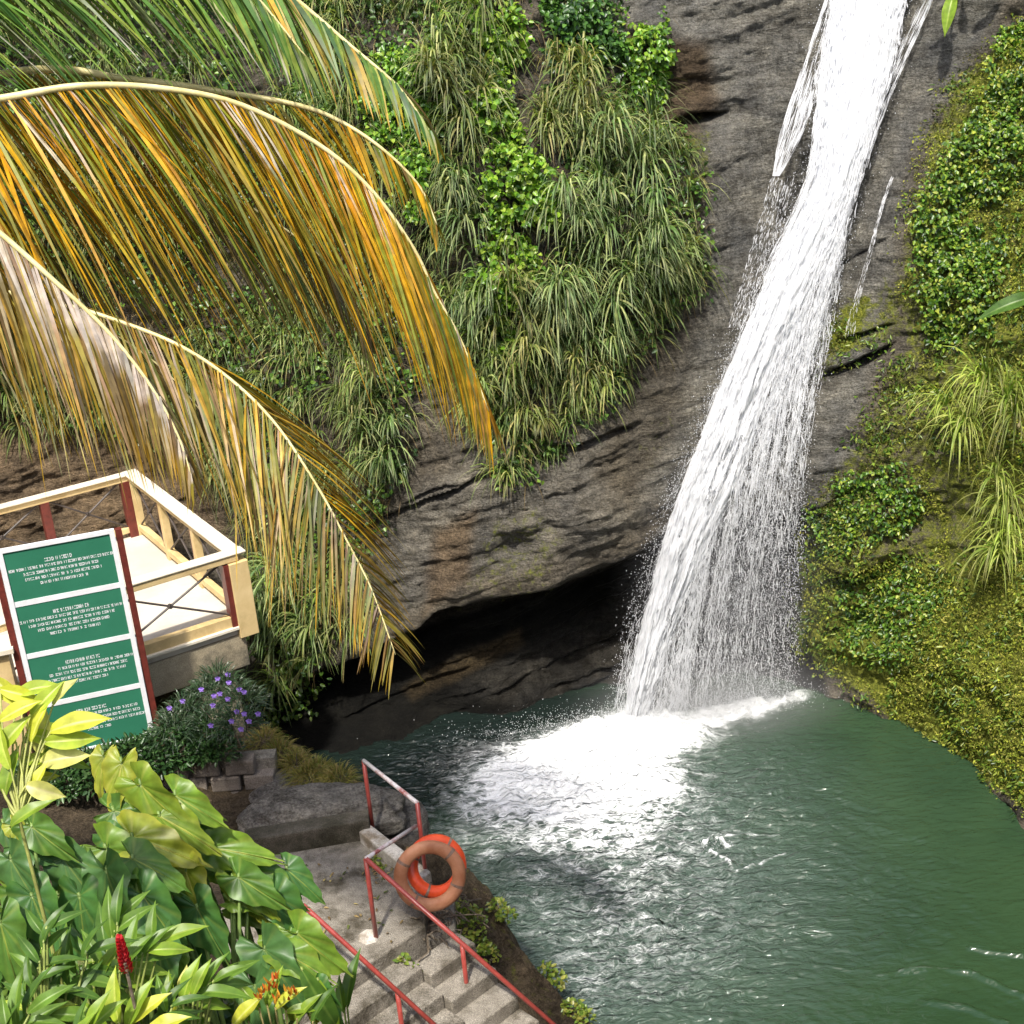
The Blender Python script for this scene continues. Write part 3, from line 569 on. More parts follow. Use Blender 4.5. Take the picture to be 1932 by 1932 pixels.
# ================================================================ POOL
wx = np.concatenate([np.linspace(-7, -4, 30, endpoint=False), np.linspace(-4, 7.6, 560)]); wy = np.linspace(8.8, 20.8, 560)
WX, WY = np.meshgrid(wx, wy)
foam = np.zeros(WX.shape); turb = np.zeros(WX.shape)
def blob(px, py, r, s, ax=1.0, arr=foam):
    c = az(px, py, 0); arr += s*np.exp(-(((WX-c[0])/ax)**2 + (WY-c[1])**2)/(r*r))
for b in [(1180,1375,.6,1.0,1.4),(1260,1385,.6,1.0,1.5),(1100,1420,.6,1.0,1.4),(1010,1460,.55,.9,1.4),(1150,1460,.6,.95,1.3),(1215,1490,.42,.7,1.2),(1050,1520,.6,.5,1.5),(930,1490,.6,.45,1.3),
          (1380,1350,.30,1.15,1.8),(1450,1332,.26,1.1,1.7),(1510,1315,.2,.9,1.6),(860,1560,.6,.3,1.5),(1120,1570,.6,.35,1.8),(960,1400,.5,.3,1.5)]: blob(*b)
for b in [(1150,1500,1.9,1.0,1.3),(1000,1700,1.8,.46,1.2),(1300,1700,1.5,.55,1.3),(1250,1850,1.3,.38,1.3),(1100,1880,1.0,.36,1.2),(830,1430,0.8,.55,1.4),(1700,1500,4,.10,1)]: blob(*b, arr=turb)
def line_foam(pl, wpx, s):
    q = [az(x, y, 0)[:2] for x, y in pl]; d = segdist(WX, WY, q); global foam; foam = np.maximum(foam, s*(1-sstep(wpx*0.2, wpx, d)))
line_foam([(1655,1842),(1700,1835),(1760,1828),(1830,1835),(1890,1862),(1932,1880)], 0.06, 0.50)
line_foam([(1830,1790),(1880,1800),(1932,1806)], 0.04, 0.48)
line_foam([(1740,1890),(1820,1900),(1900,1930)], 0.07, 0.5)
line_foam([(1330,1598),(1352,1590),(1372,1600)], 0.07, 0.75); line_foam([(1340,1612),(1370,1625),(1380,1640)], 0.04, 0.5)
line_foam([(1390,1645),(1430,1632),(1480,1610)], 0.035, 0.5); line_foam([(1370,1580),(1410,1578),(1470,1576)], 0.03, 0.42)
turb = np.clip(turb, 0, 1.2)
Pw = np.stack([WX, WY, 0*WX], -1)
rid = lambda Q, o=4: 1-np.abs(fbm(Q, o))*2
warp = Pw + 0.35*np.stack([fbm(Pw*1.1, 3), fbm(Pw*1.1+7, 3), 0*WX], -1)
foam = np.clip(foam, 0, 1.25)
H_ = 0.060*fbm(warp*np.array([2.6, 5.0, 1]), 4) * (0.18 + turb) + 0.035*rid(warp*np.array([5, 9.0, 1])+3)*(0.12+turb) + 0.016*fbm(warp*np.array([8, 16, 1.]), 3)*(0.4+turb)
H_ += 0.10*np.clip(foam, 0, 1)*np.clip(fbm(Pw*3.2, 4)+0.3, 0, 1) + 0.05*sstep(0.3,1,foam)*rid(Pw*6)
c = az(1350, 1600, 0); rr = np.hypot(WX-c[0], WY-c[1]); H_ += 0.10*np.exp(-(rr/0.11)**2)*(0.6+0.8*vnoise(Pw*22)) + 0.01*np.sin(rr*22)*np.exp(-rr/0.8)
wX, wY = proj(np.stack([WX, WY, 0*WX], -1).reshape(-1, 3)); water_shade_ = 0.9*sstep(-50, 45, sdpoly(wX.reshape(WX.shape), wY.reshape(WX.shape), [(500,1480),(560,1300),(980,1270),(1180,1300),(1140,1360),(1000,1400),(880,1460),(800,1540),(830,1640),(700,1700),(600,1560)]) + 25*fbm(Pw*1.5, 3))  # cave reflection and shade painted into the water colour by this mask
wi = np.arange(WX.size).reshape(WX.shape); wF = np.stack([wi[:-1, :-1], wi[:-1, 1:], wi[1:, 1:], wi[1:, :-1]], -1).reshape(-1, 4)
m, nt, b, N, L = mat('pool_water')
gn = N.new('ShaderNodeNewGeometry'); fa = nd(nt, 'ShaderNodeAttribute', attribute_name='foam'); ta = nd(nt, 'ShaderNodeAttribute', attribute_name='turb')
def wn(scale, sc=(1, 1, 1), det=5, dist=0.6):
    mp = N.new('ShaderNodeMapping'); mp.inputs['Scale'].default_value = sc; L.new(gn.outputs['Position'], mp.inputs[0])
    n = nd(nt, 'ShaderNodeTexNoise'); n.inputs['Scale'].default_value = scale; n.inputs['Detail'].default_value = det; n.inputs['Distortion'].default_value = dist; L.new(mp.outputs[0], n.inputs['Vector']); return n
def mth(op, a, b_=None, c_=None):
    n = N.new('ShaderNodeMath'); n.operation = op
    for i, v in enumerate((a, b_, c_)):
        if v is None: continue
        if hasattr(v, 'node'): L.new(v, n.inputs[i])
        else: n.inputs[i].default_value = v
    return n.outputs[0]
veil = wn(2.6, (1, 1.6, 1), 6, 1.2)
vein = mth('SUBTRACT', 1.0, mth('MULTIPLY', mth('ABSOLUTE', mth('SUBTRACT', veil.outputs[0], 0.5)), 9.0))
vein2 = mth('SUBTRACT', 1.0, mth('MULTIPLY', mth('ABSOLUTE', mth('SUBTRACT', wn(5.5, (0.8, 2.6, 1), 8, 0.7).outputs[0], 0.5)), 8.0))
fine = wn(34, (1, 1.4, 1), 4, 0.3).outputs[0]
s1 = mth('MULTIPLY_ADD', mth('MULTIPLY', mth('MAXIMUM', mth('MAXIMUM', vein, vein2), 0.0), mth('MULTIPLY_ADD', ta.outputs['Fac'], 0.9, 0.1)), 0.62, fa.outputs['Fac'])
s2 = mth('ADD', s1, mth('MULTIPLY', mth('SUBTRACT', fine, 0.5), 0.18))
s3 = mth('ADD', s2, mth('MULTIPLY', mth('SUBTRACT', wn(3.4, (1, 1.5, 1), 8, 0.8).outputs[0], 0.5), 1.1))
ff = ramp(nt, mth('ADD', s3, mth('MULTIPLY_ADD', ta.outputs['Fac'], 0.26, -0.34)), [(0.30, (0, 0, 0)), (0.62, (0.16, 0.16, 0.16)), (1.0, (1, 1, 1))]).outputs[0]
deep = ramp(nt, wn(0.45, det=3).outputs[0], [(0.35, (0.014, 0.036, 0.014)), (0.65, (0.022, 0.050, 0.019))]).outputs[0]
bub = mixc(nt, mth('MULTIPLY', mth('MINIMUM', ta.outputs['Fac'], 1.0), 0.75), deep, (0.078, 0.108, 0.094))
da = nd(nt, 'ShaderNodeAttribute', attribute_name='water_shade'); bub = mixc(nt, da.outputs['Fac'], bub, (0.007, 0.011, 0.011))
L.new(mixc(nt, ff, bub, (0.86, 0.88, 0.88)), b.inputs['Base Color'])
L.new(mth('MULTIPLY_ADD', ff, 0.6, 0.04), b.inputs['Roughness']); b.inputs['IOR'].default_value = 1.33; b.inputs['Specular IOR Level'].default_value = 0.7
bp = N.new('ShaderNodeBump'); bp.inputs['Distance'].default_value = 0.22
L.new(mth('MULTIPLY_ADD', ta.outputs['Fac'], 0.9, 0.10), bp.inputs['Strength'])
L.new(mth('ADD', wn(3.6, (0.8, 2.2, 1), 3, 0.9).outputs[0], mth('MULTIPLY', wn(11, (0.8, 2.0, 1), 3, 0.6).outputs[0], 0.16)), bp.inputs['Height']); L.new(bp.outputs[0], b.inputs['Normal'])
pool = npmesh('water', np.stack([WX, WY, H_], -1), wF, m, None, True, attrs={'foam': foam.ravel(), 'turb': turb.ravel(), 'water_shade': water_shade_.ravel()})
tag(pool, 'dark green plunge pool with white foam below the fall', kind='structure')
# splash of a small wave crest (droplets)
def droplets(P, r):
    n = len(P); O = np.array([[1,0,0],[-1,0,0],[0,1,0],[0,-1,0],[0,0,1.5],[0,0,-1.5]]); Fo = np.array([[0,2,4],[2,1,4],[1,3,4],[3,0,4],[2,0,5],[1,2,5],[3,1,5],[0,3,5]])
    V = P[:, None]+O[None]*np.broadcast_to(r, n)[:, None, None]; F = (np.arange(n)*6)[:, None, None]+Fo[None]
    return V.reshape(-1, 3), F.reshape(-1, 3)

# ================================================================ WATERFALL
def tab(rows, y): r = np.array(rows, float); return [np.interp(y, r[:, 0], r[:, k]) for k in range(1, r.shape[1])]
gz_ = np.array([-1, 0, 3, 4, 6, 8, 10, 12]); gyv = np.array([18.62, 18.68, 18.95, 19.15, 19.62, 20.22, 21.05, 22.0])
# rock surface in front view: keep the water just in front of it
def surf_y(px, py):
    pass
from bisect import bisect
# depth map of the cliff along picture rays
bins = 8; dm = np.full((260, 260), 1e9)
ii = (PC_y/bins).astype(int)+5; jj = (PC_x/bins).astype(int)+5; ok = vis & (ii >= 0) & (ii < 260) & (jj >= 0) & (jj < 260)
np.minimum.at(dm, (ii[ok], jj[ok]), PC[..., 1][ok])
for _ in range(3):
    s = dm.copy()
    for a, b2 in ((1,0),(-1,0),(0,1),(0,-1)): s = np.where(dm > 1e8, np.minimum(s, np.roll(dm, (a, b2), (0, 1))), s)
    dm = s
def rock_y(px, py):
    i = int(np.clip(py/bins+5, 1, 258)); j = int(np.clip(px/bins+5, 1, 258)); v = dm[i-1:i+2, j-1:j+2]; v = v[v < 1e8]
    return v.min() if len(v) else 21.
def fall_pt(px, py, off=0.0):
    y = 19.5
    for _ in range(12):
        q = ay(px, py, y); y = 0.5*y + 0.5*np.interp(q[2], gz_, gyv)
    y = min(y, rock_y(px, py) - 0.04) - off
    return ay(px, py, y)
VEIL = [(-420,1680,1850),(-60,1575,1722),(0,1562,1705),(100,1546,1696),(200,1534,1662),(300,1530,1634),(380,1508,1610),(450,1462,1602),(550,1424,1578),(650,1384,1552),(750,1340,1532),(850,1300,1518),(950,1255,1512),(1050,1222,1506),(1150,1196,1503),(1250,1170,1500),(1360,1150,1492)]
CORE = [(-420,1695,1850),(-60,1590,1725),(0,1575,1702),(100,1562,1690),(200,1555,1655),(300,1548,1627),(380,1525,1596),(450,1480,1580),(550,1434,1520),(650,1392,1478),(750,1348,1440),(850,1310,1408),(950,1272,1370),(1050,1242,1325),(1150,1218,1285),(1250,1194,1245),(1360,1172,1215)]
LEFT = [(-420,1690,1715),(-60,1575,1600),(0,1556,1585),(100,1522,1556),(200,1488,1535),(270,1462,1512),(330,1458,1472),(345,1456,1462)]
LEFT2 = [(330,1455,1500),(420,1430,1480),(520,1400,1450),(620,1372,1420)]
RGT = [(-420,1860,1880),(-60,1770,1785),(0,1738,1760),(100,1690,1716),(200,1645,1672),(300,1622,1640)]
RGT2 = [(300,1600,1618),(420,1580,1604),(520,1562,1588),(620,1552,1572),(720,1532,1550),(820,1518,1530),(960,1500,1508)]
TRK = [(330,1682,1688),(380,1658,1664),(450,1647,1654),(490,1636,1645),(540,1616,1626),(600,1600,1612),(640,1590,1612)]
def grid3(rows, ncol, off, y0=None, y1=None, step=16):
    y0 = rows[0][0] if y0 is None else y0; y1 = rows[-1][0] if y1 is None else y1
    ys = np.arange(y0, y1+1, step); G = np.empty((len(ys), ncol, 3))
    for i, y in enumerate(ys):
        l, r = tab(rows, y)
        for j in range(ncol): G[i, j] = fall_pt(l+(r-l)*j/(ncol-1), y, off)
    k = np.ones(9)/9                               # smooth along the flow
    Gp = np.pad(G, ((4, 4), (0, 0), (0, 0)), 'edge'); 
    Gp[:4] = 2*G[0] - G[4:0:-1]; Gp[-4:] = 2*G[-1] - G[-2:-6:-1]
    Gs = sum(Gp[a:a+len(G)]*k[a] for a in range(9))
    return Gs
def samp(G, s, u):
    n, m_, _ = G.shape; s = np.clip(s, 0, 0.9999)*(n-1); u = np.clip(u, 0, 0.9999)*(m_-1); i = s.astype(int); j = u.astype(int); a = (s-i)[..., None]; b_ = (u-j)[..., None]
    return G[i, j]*(1-a)*(1-b_)+G[i+1, j]*a*(1-b_)+G[i, j+1]*(1-a)*b_+G[i+1, j+1]*a*b_
def strands(G, n, lens, wid, dens=None, nseg=6, jit=0.05, blow=0.0):
    s0 = RS.rand(n); u0 = RS.rand(n)
    if dens is not None: k = RS.rand(n) < dens(s0, u0); s0, u0 = s0[k], u0[k]
    n = len(s0); Ls = lens*(0.4+RS.rand(n)); W = wid*(0.4+1.0*RS.rand(n)**2); ph = RS.rand(n)*6; off = -np.abs(RS.randn(n))*jit
    V = np.empty((n, nseg+1, 2, 3)); du_ = (RS.rand(n)-0.5)*0.05
    for k in range(nseg+1):
        t = k/nseg; q = samp(G, s0+Ls*t, u0+du_*t+0.0018*np.sin(ph+t*4)); q[:, 1] += off - blow*t*t
        ww = (W*(0.15+sin(pi*min(1, t*0.95+0.05))))[:, None]*np.array([0.5, 0.03, 0.02])
        V[:, k, 0] = q-ww; V[:, k, 1] = q+ww
    b_ = (np.arange(n)*(nseg+1)*2)[:, None]; kk = np.arange(nseg)[None]*2
    F = np.stack([b_+kk, b_+kk+1, b_+kk+3, b_+kk+2], -1).reshape(-1, 4)
    return V.reshape(-1, 3), F
GV = grid3(VEIL, 14, 0.06); GCo = grid3(CORE, 18, 0.10)
# solid white core, thick in the middle, ragged edges
nr_, nc_ = 240, 46
S, Uu = np.meshgrid(np.linspace(0, 1, nr_), np.linspace(0, 1, nc_), indexing='ij')
wobu = Uu + (0.10*fbm(np.stack([S*60, Uu*0+np.round(Uu)*9, 0*S], -1), 4)) * (np.abs(Uu-0.5)*2)**3
q = samp(GCo, S, wobu); thick = np.sqrt(np.clip(1-(2*Uu-1)**2, 0, 1))
fl = fbm(np.stack([Uu*9, S*26, 0*S], -1), 4)
front = q.copy(); front[..., 1] -= 0.16*thick + (0.05+0.13*S)*fl*thick; back = q.copy(); back[..., 1] += 0.03
# ragged: the lower right of the core is thinned out by gaps
i1 = np.arange(nr_*nc_).reshape(nr_, nc_)
Fc = np.stack([i1[:-1, :-1], i1[:-1, 1:], i1[1:, 1:], i1[1:, :-1]], -1)
gap = fbm(np.stack([Uu*16, S*34, 0*S+3], -1), 4)[:-1, :-1]
S = (S*1780-360)/1420
keep = ~((gap > 0.10+0.55*(1-Uu[:-1, :-1])) & (S[:-1, :-1] > 0.3)) & ~((gap < -0.42) & (S[:-1, :-1] > 0.55))
Fc = Fc[keep].reshape(-1, 4)
VF, FF = [front.reshape(-1, 3)], [Fc]; off = nr_*nc_
def dens_v(s, u):                                  # thins to the right in the lower half
    s = (s*1780-360)/1420
    lo = sstep(0.32, 0.72, s); d = 1 - (0.35+0.65*sstep(.5, .8, s))*lo*sstep(0.3, 0.72, u)*0.86; cl = 0.5+0.9*vnoise(np.stack([u*26, s*5, 0*s], -1))
    ed = (0.18+0.82*sstep(0.0, 0.09, u))*(0.10+0.90*sstep(1.0, 0.84, u)); return np.clip(d*(0.25+cl)*ed, 0.006, 1)
for Gr, n, ln, wd, dn, jit in [(GV, 58000, 0.012, 0.0075, dens_v, 0.12), (GV, 20000, 0.023, 0.0045, dens_v, 0.12), (GV, 7000, 0.006, 0.014, dens_v, 0.12), (GCo, 9000, 0.012, 0.014, None, 0.10),
        (grid3(LEFT, 5, 0.05), 2700, 0.04, 0.008, lambda s, u: 0.10+0.6*(u < 0.2)+0.5*(s > .72), 0.01), (grid3(LEFT2, 5, 0.05), 700, 0.03, 0.006, None, 0.02),
        (grid3(RGT, 4, 0.05), 1500, 0.04, 0.007, lambda s, u: 0.2+0.8*(u > 0.7), 0.01), (grid3(RGT2, 4, 0.05), 700, 0.03, 0.007, lambda s, u: 1-0.9*s, 0.01), (grid3(TRK, 3, 0.03), 520, 0.03, 0.005, lambda s, u: 0.4+0.6*(vnoise(np.stack([s*14, 0*s, 0*s], -1)) > -.1), 0.005)]:
    v, f = strands(Gr, n, ln, wd, dn, jit=jit); VF.append(v); FF.append(f+off); off += len(v)
fall_root = empty('waterfall', (2.5, 18.7, 0))
kid(npmesh('water_sheet', np.concatenate(VF), np.concatenate(FF), M_FALL, None, True), fall_root)
# drops
n = 60000; s = 0.47+0.53*RS.rand(n)**0.7; u = RS.rand(n); pr_ = dens_v(s, u)*0+0.25+0.75*sstep(0.2, 0.6, u)
k = RS.rand(n) < pr_; s, u = s[k], u[k]; q = samp(GV, s, u + RS.randn(len(s))*0.035); q = q + RS.randn(len(s), 3)*np.array([0.05, 0.12, 0.05])
q2 = samp(GV, RS.rand(5000), np.where(RS.rand(5000) < 0.7, -0.0, 1.0)) + RS.randn(5000, 3)*np.array([0.09, 0.08, 0.05])*(0.5+1.0*RS.rand(5000, 1))
n3 = 9000; bx = np.where(RS.rand(n3) < 0.6, 1200+170*RS.randn(n3)*0.8, 1400+60*RS.randn(n3)); yy = np.interp(bx, [900, 1200, 1350, 1490], [1400, 1362, 1350, 1318])
q3 = np.array([az(a, b2, 0) for a, b2 in zip(bx, yy)]) + np.stack([RS.randn(n3)*0.1, RS.randn(n3)*0.18, np.abs(RS.randn(n3))*0.16], 1)
c = az(1352, 1605, 0); q4 = c + RS.randn(160, 3)*np.array([0.09, 0.06, 0.04]) + np.array([0, 0, .08])
qa = np.concatenate([q, q2, q3, q4]); V, F = droplets(qa, 0.0025+0.0055*RS.rand(len(qa))**2)
kid(npmesh('spray', V, F, M_FALL, None, False), fall_root)
tag(fall_root, 'tall white waterfall sliding down the grey rock into the pool', 'waterfall')

# ================================================================ VIEWING PLATFORM
A = np.array([-3.62, 16.75]); Bf = np.array([-5.72, 20.2]); e1 = Bf-A; LB = np.linalg.norm(e1); e1 /= LB      # right side, going back
e2 = np.array([-e1[1], e1[0]])                                                                                # going left along the near edge
pr_root = empty('viewing_platform', (A[0], A[1], 3.0))
def P2(u, v, z): p = A + e1*u + e2*v; return np.array([p[0], p[1], z])       # u back, v left
E1 = np.array([e1[0], e1[1], 0]); E2 = np.array([e2[0], e2[1], 0]); EZ = np.array([0, 0, 1.])
WID = 5.0
MB().box(P2(LB/2, WID/2, 2.93), E1*(LB/2+0.02), E2*(WID/2+0.02), EZ*0.07).build('floor', M_DECK, pr_root, bevel=0.01)
# support wall with a dark opening beneath: beam + pillars
MB().box(P2(0.09, WID/2, 2.62), E1*0.14, E2*(WID/2-0.04), EZ*0.235).build('support_wall', M_STAIN, pr_root, bevel=0.02)
MB().box(P2(LB/2+.2, 0.12, 2.5), E1*(LB/2-.25), E2*0.10, EZ*0.355).build('support_wall', M_STAIN, pr_root, bevel=0.02)
for v in (0.28, 1.75, 3.4): MB().box(P2(0.2, v+.2, 1.75), E1*0.17, E2*(0.26 if v < 1 else .18), EZ*0.64).build('support_post', M_STAIN, pr_root, bevel=0.03)
MB().box(P2(LB*.6, 2.2, 2.0), E1*0.1, E2*2.2, EZ*0.8).build('support_wall', M_STAIN, pr_root)
def post(u, v, w_=0.1, m=M_CREAM, top=3.9, z0=3.0): MB().box(P2(u, v, (z0+top)/2), E1*w_/2, E2*w_/2, EZ*(top-z0)/2).build('post', m, pr_root, bevel=0.006)
MB().box(P2(0.02, 0.0, 3.36), E1*0.13, E2*0.13, EZ*0.53).build('corner_post', M_CREAM, pr_root, bevel=0.01)
post(LB, 0, 0.13)
for u in (LB*0.36, LB*0.68): post(u, 0, 0.11)
MB().box(P2(0.0, 0.165, 3.42), E1*0.08, E2*0.034, EZ*0.46).build('post', M_MAROON, pr_root)
for v in (1.75, 3.4): post(0.0, v, 0.12)
for v in (0.13, 1.35, 2.7, 4.0): post(LB, v, 0.13, M_MAROON)
for u in (0.32, LB*0.36+.1, LB*0.68+.1): post(u, 0.0, 0.075, M_MAROON)
def rail(p, q, wd, ht, m=M_CREAM, nm='rail'): MB().beam(p, q, wd, ht).build(nm, m, pr_root, bevel=0.008)
rail(P2(0, -0.02, 3.945), P2(0, WID, 3.945), 0.15, 0.09); rail(P2(0.01, -0.13, 4.005), P2(0.01, WID, 4.005), 0.2, 0.026, M_CAP, 'cap_rail')
rail(P2(0.09, 0, 3.947), P2(LB, 0, 3.947), 0.15, 0.09); rail(P2(0.112, 0, 4.004), P2(LB+0.1, 0, 4.004), 0.22, 0.026, M_CAP, 'cap_rail')
rail(P2(LB, 0.08, 3.943), P2(LB, WID, 3.943), 0.12, 0.09); rail(P2(LB, 0.112, 4.002), P2(LB, WID, 4.002), 0.18, 0.024, M_CAP, 'cap_rail')
rail(P2(0, 0.2, 3.075), P2(0, WID, 3.075), 0.12, 0.15); rail(P2(-0.045, -0.02, 2.985), P2(-0.045, WID, 2.985), 0.12, 0.045, M_CAP, 'ledge')
rail(P2(0.15, 0, 3.12), P2(LB, 0, 3.12), 0.10, 0.10); rail(P2(LB, 0.08, 3.12), P2(LB, WID, 3.12), 0.09, 0.09)
def xbrace(a, b_, z0=3.17, z1=3.9):
    for s, t in ((z0, z1), (z1, z0)):
        mb = MB(); mb.tube([np.array([a[0], a[1], s]), np.array([b_[0], b_[1], t])], 0.016, 6); mb.build('cross_brace', M_IRON, pr_root)
    c = (np.array(a)+np.array(b_))/2; MB().tube([np.array([c[0]-.02*e2[0], c[1]-.02*e2[1]-.02, (z0+z1)/2]), np.array([c[0]+.02*e2[0], c[1]+.02*e2[1]+.02, (z0+z1)/2])], 0.035, 8).build('boss', M_IRON, pr_root)
xbrace(P2(0, 0.2, 0)[:2], P2(0, 1.69, 0)[:2]); xbrace(P2(0, 1.81, 0)[:2], P2(0, 3.34, 0)[:2])
for a, b_ in ((0.35, LB*.36-.06), (LB*.36+.15, LB*.68-.06), (LB*.68+.15, LB-.07)): xbrace(P2(a, 0, 0)[:2], P2(b_, 0, 0)[:2])
for a, b_ in ((0.2, 1.29), (1.41, 2.64), (2.76, 3.94)): xbrace(P2(LB, a, 0)[:2], P2(LB, b_, 0)[:2])
tag(pr_root, 'cream and white railed viewing platform with pale floor on a stained concrete base', 'viewing platform')

# ================================================================ INFORMATION SIGN
BL = ay(85, 1428, 14.82); BR = ay(292, 1385, 15.18); TL = ay(2, 1040, 14.82); TR = ay(229, 991, 15.18)
TL = BL + (TL-BL); 
ux = BR-BL; Wd = np.linalg.norm(ux[:2]); ux = nrm(np.array([ux[0], ux[1], 0])); zb = (BL[2]+BR[2])/2 ; zt = (TL[2]+TR[2])/2; O = np.array([BL[0], BL[1], 0]); O[:2] = (BL[:2]+BR[:2])/2 - ux[:2]*Wd/2
nn_ = np.array([ux[1], -ux[0], 0])                              # towards the viewer
Hd = zt-zb
sg = empty('information_sign', (O[0]+ux[0]*Wd/2, O[1]+ux[1]*Wd/2, ground_z(O[0], O[1])))
def SP(a, b_, d=0): return O + ux*a*Wd + nn_*d + EZ*(zb + b_*Hd)
def sbox(a0, a1, b0, b1, d0, d1): return (SP((a0+a1)/2, (b0+b1)/2, (d0+d1)/2), ux*Wd*abs(a1-a0)/2, nn_*(d1-d0)/2, EZ*Hd*abs(b1-b0)/2)
MB().box(*sbox(0.03, 0.97, 0.0, 0.985, 0.0, 0.03)).build('board', M_GREEN, sg)
f = MB(); f.box(*sbox(0, 0.045, 0, 1, -0.003, 0.045)); f.box(*sbox(0.955, 1.0, 0, 1, -0.003, 0.045)); f.box(*sbox(0.045, 0.955, 0.982, 1, -0.003, 0.045)); f.box(*sbox(0.045, 0.955, 0, .012, -0.003, 0.045))
f.build('frame', M_WHITE, sg, bevel=0.003)
ysp = [0.982, 0.745, 0.50, 0.257, 0.012]
for b0 in ysp[1:4]: MB().box(*sbox(0.045, 0.955, b0-0.012, b0+0.012, 0.001, 0.036)).build('divider', M_WHITE, sg)
for a in (-0.035, 1.035): MB().box(O + ux*Wd*a - nn_*0.02 + EZ*((zb-1.1+zt-0.02)/2), ux*0.038, nn_*0.038, EZ*((zt-zb+1.08)/2)).build('post', M_MAROON, sg, bevel=0.004)
# lettering: too small to read in the photograph, rows of tiny capitals-like strokes
lines = [[(.37,.60,1.3),(.06,.95,1),(.17,.83,1),(.18,.84,1),(.30,.70,1)], [(.35,.66,1.3),(.05,.96,1),(.12,.88,1),(.19,.81,1),(.28,.72,1)],
         [(.36,.66,1.3),(.28,.95,1),(.2,.88,1),(.18,.86,1),(.27,.70,1)], [(.36,.62,1.3),(.45,.90,1),(.3,.93,1),(.4,.95,1),(.42,.63,1)]]
for k, ls in enumerate(lines):
    mb = MB(); top = ysp[k]-0.062
    for r_, (a0, a1, s_) in enumerate(ls):
        b0 = top - r_*0.0245; x = a0; hh = 0.0062*s_
        while x < a1-0.006:
            wl_ = random.choice([2, 3, 4, 5, 6, 7, 8])
            for _ in range(wl_):
                if x > a1: break
                kind = random.randrange(5); cw = 0.0125
                def bar(x0, x1, y0, y1): mb.box(*sbox(x0, x1, b0+y0*hh, b0+y1*hh, 0.0305, 0.0325))
                if kind in (0, 1, 3): bar(x, x+cw*.28, -1, 1)
                if kind in (0, 2): bar(x+cw*.52, x+cw*.8, -1, 1)
                if kind in (1, 2, 4): bar(x+cw*.285, x+cw*.8 if kind != 2 else x+cw*.515, .5, 1)
                if kind in (0, 3): bar(x+cw*.285, x+cw*.515, -.25, .25)
                if kind in (1, 4): bar(x+cw*.285, x+cw*.8, -1, -.5)
                x += cw
            x += 0.010
    mb.build('lettering', M_WHITE, sg)
tag(sg, 'tall green information board in four panels of white writing, between maroon posts', 'information sign')

# cream pillar with white cap, cut by the left edge
pc = az(5, 1215, 3.95); PW = empty('pillar', (pc[0]-0.25, pc[1]+0.1, 2.2)); b0 = np.array([pc[0]-0.22, pc[1]+0.15, 0])
MB().box(b0+EZ*2.9, ux*0.20, nn_*0.16, EZ*0.9).build('shaft', M_CREAM, PW, bevel=0.01)
MB().box(b0+EZ*3.84, ux*0.27, nn_*0.22, EZ*0.035).build('cap', M_CAP, PW, bevel=0.008)
tag(PW, 'cream pillar with a white cap at the left edge beside the sign', 'pillar')
pq = np.array([b0[0]+.33, b0[1]-0.1, 0])

# ================================================================ BLOCK WALL under the sign, hedge, flower bush
wl0 = az(250, 1450, 2.2); wl1 = az(475, 1432, 2.2)
bw = empty('block_wall', (wl1[0], wl1[1], 1.5)); dW = nrm(np.array([wl1[0]-wl0[0], wl1[1]-wl0[1], 0])); nW = np.array([dW[1], -dW[0], 0]); LW = np.linalg.norm((wl1-wl0)[:2])
mb = MB(); mb.box((wl0+wl1)/2*np.array([1,1,0]) - nW*0.18 + EZ*1.75, dW*(LW/2+.25), nW*0.1, EZ*0.40); mb.build('mortar', M_CONC, bw)
bc = MB()
for r_ in range(4):
    x = -0.7 + (0.2 if r_ % 2 else 0)
    while x < LW-0.1:
        l_ = 0.37+random.uniform(-.03, .02)
        if not (r_ == 3 and random.random() < .25): bc.box(wl0*np.array([1,1,0]) + dW*(x+l_/2) - nW*(0.02+random.uniform(0, .05)) + EZ*(1.38+0.215*r_+.1), dW*(l_/2-.012), nW*0.1, EZ*0.096)
        x += 0.4
bc.build('block', plain_mat('old_block', (0.15, 0.125, 0.10), (0.27, 0.23, 0.19), 0.9, 4, 0.7, 40, dirt=(0.07, 0.055, 0.035), grain=0.35), bw, bevel=0.02)
tag(bw, 'low crumbling wall of weathered concrete blocks below the sign', 'wall')

def bush(name, pts, n, rad, L, W, cols, label, cat, m=M_LEAF, blade=False, root=None, up=0.6, group=None):
    pts = [np.array(p) for p in pts]; c = pts[0]; root = root or empty(name, c-np.array([0, 0, rad]))
    k = RS.randint(len(pts), size=n); q = rdir(n); q[:, 2] = np.abs(q[:, 2])*0.9-0.15
    p = np.array(pts)[k] + q*rad*(0.35+0.65*RS.rand(n, 1)**0.5)
    if blade: V, F, C = blades(p, nrm(q+np.array([0, 0, up])), L*(0.6+0.8*RS.rand(n)), W, 1.6, 4, rcol(n, cols), rcol(n, cols), roll=RS.rand(n)*3)
    else: V, F, C = leaves(p, nrm(q+rdir(n)*0.7), nrm(q+EZ*0.8+rdir(n)*0.4), L*(0.6+0.8*RS.rand(n)), W*(0.6+0.8*RS.rand(n)), rcol(n, cols))
    kid(npmesh('foliage', V, F, m, C), root); mb = MB()
    for p_ in pts: mb.tube([p_-np.array([0, 0, rad*1.2]), p_+rdir(1)[0]*rad*.3, p_+rdir(1)[0]*rad*.7+EZ*rad*.3], [0.012, 0.009, 0.004], 5)
    mb.build('stem', M_TWIG, root)
    if label: tag(root, label, cat, group)
    return root
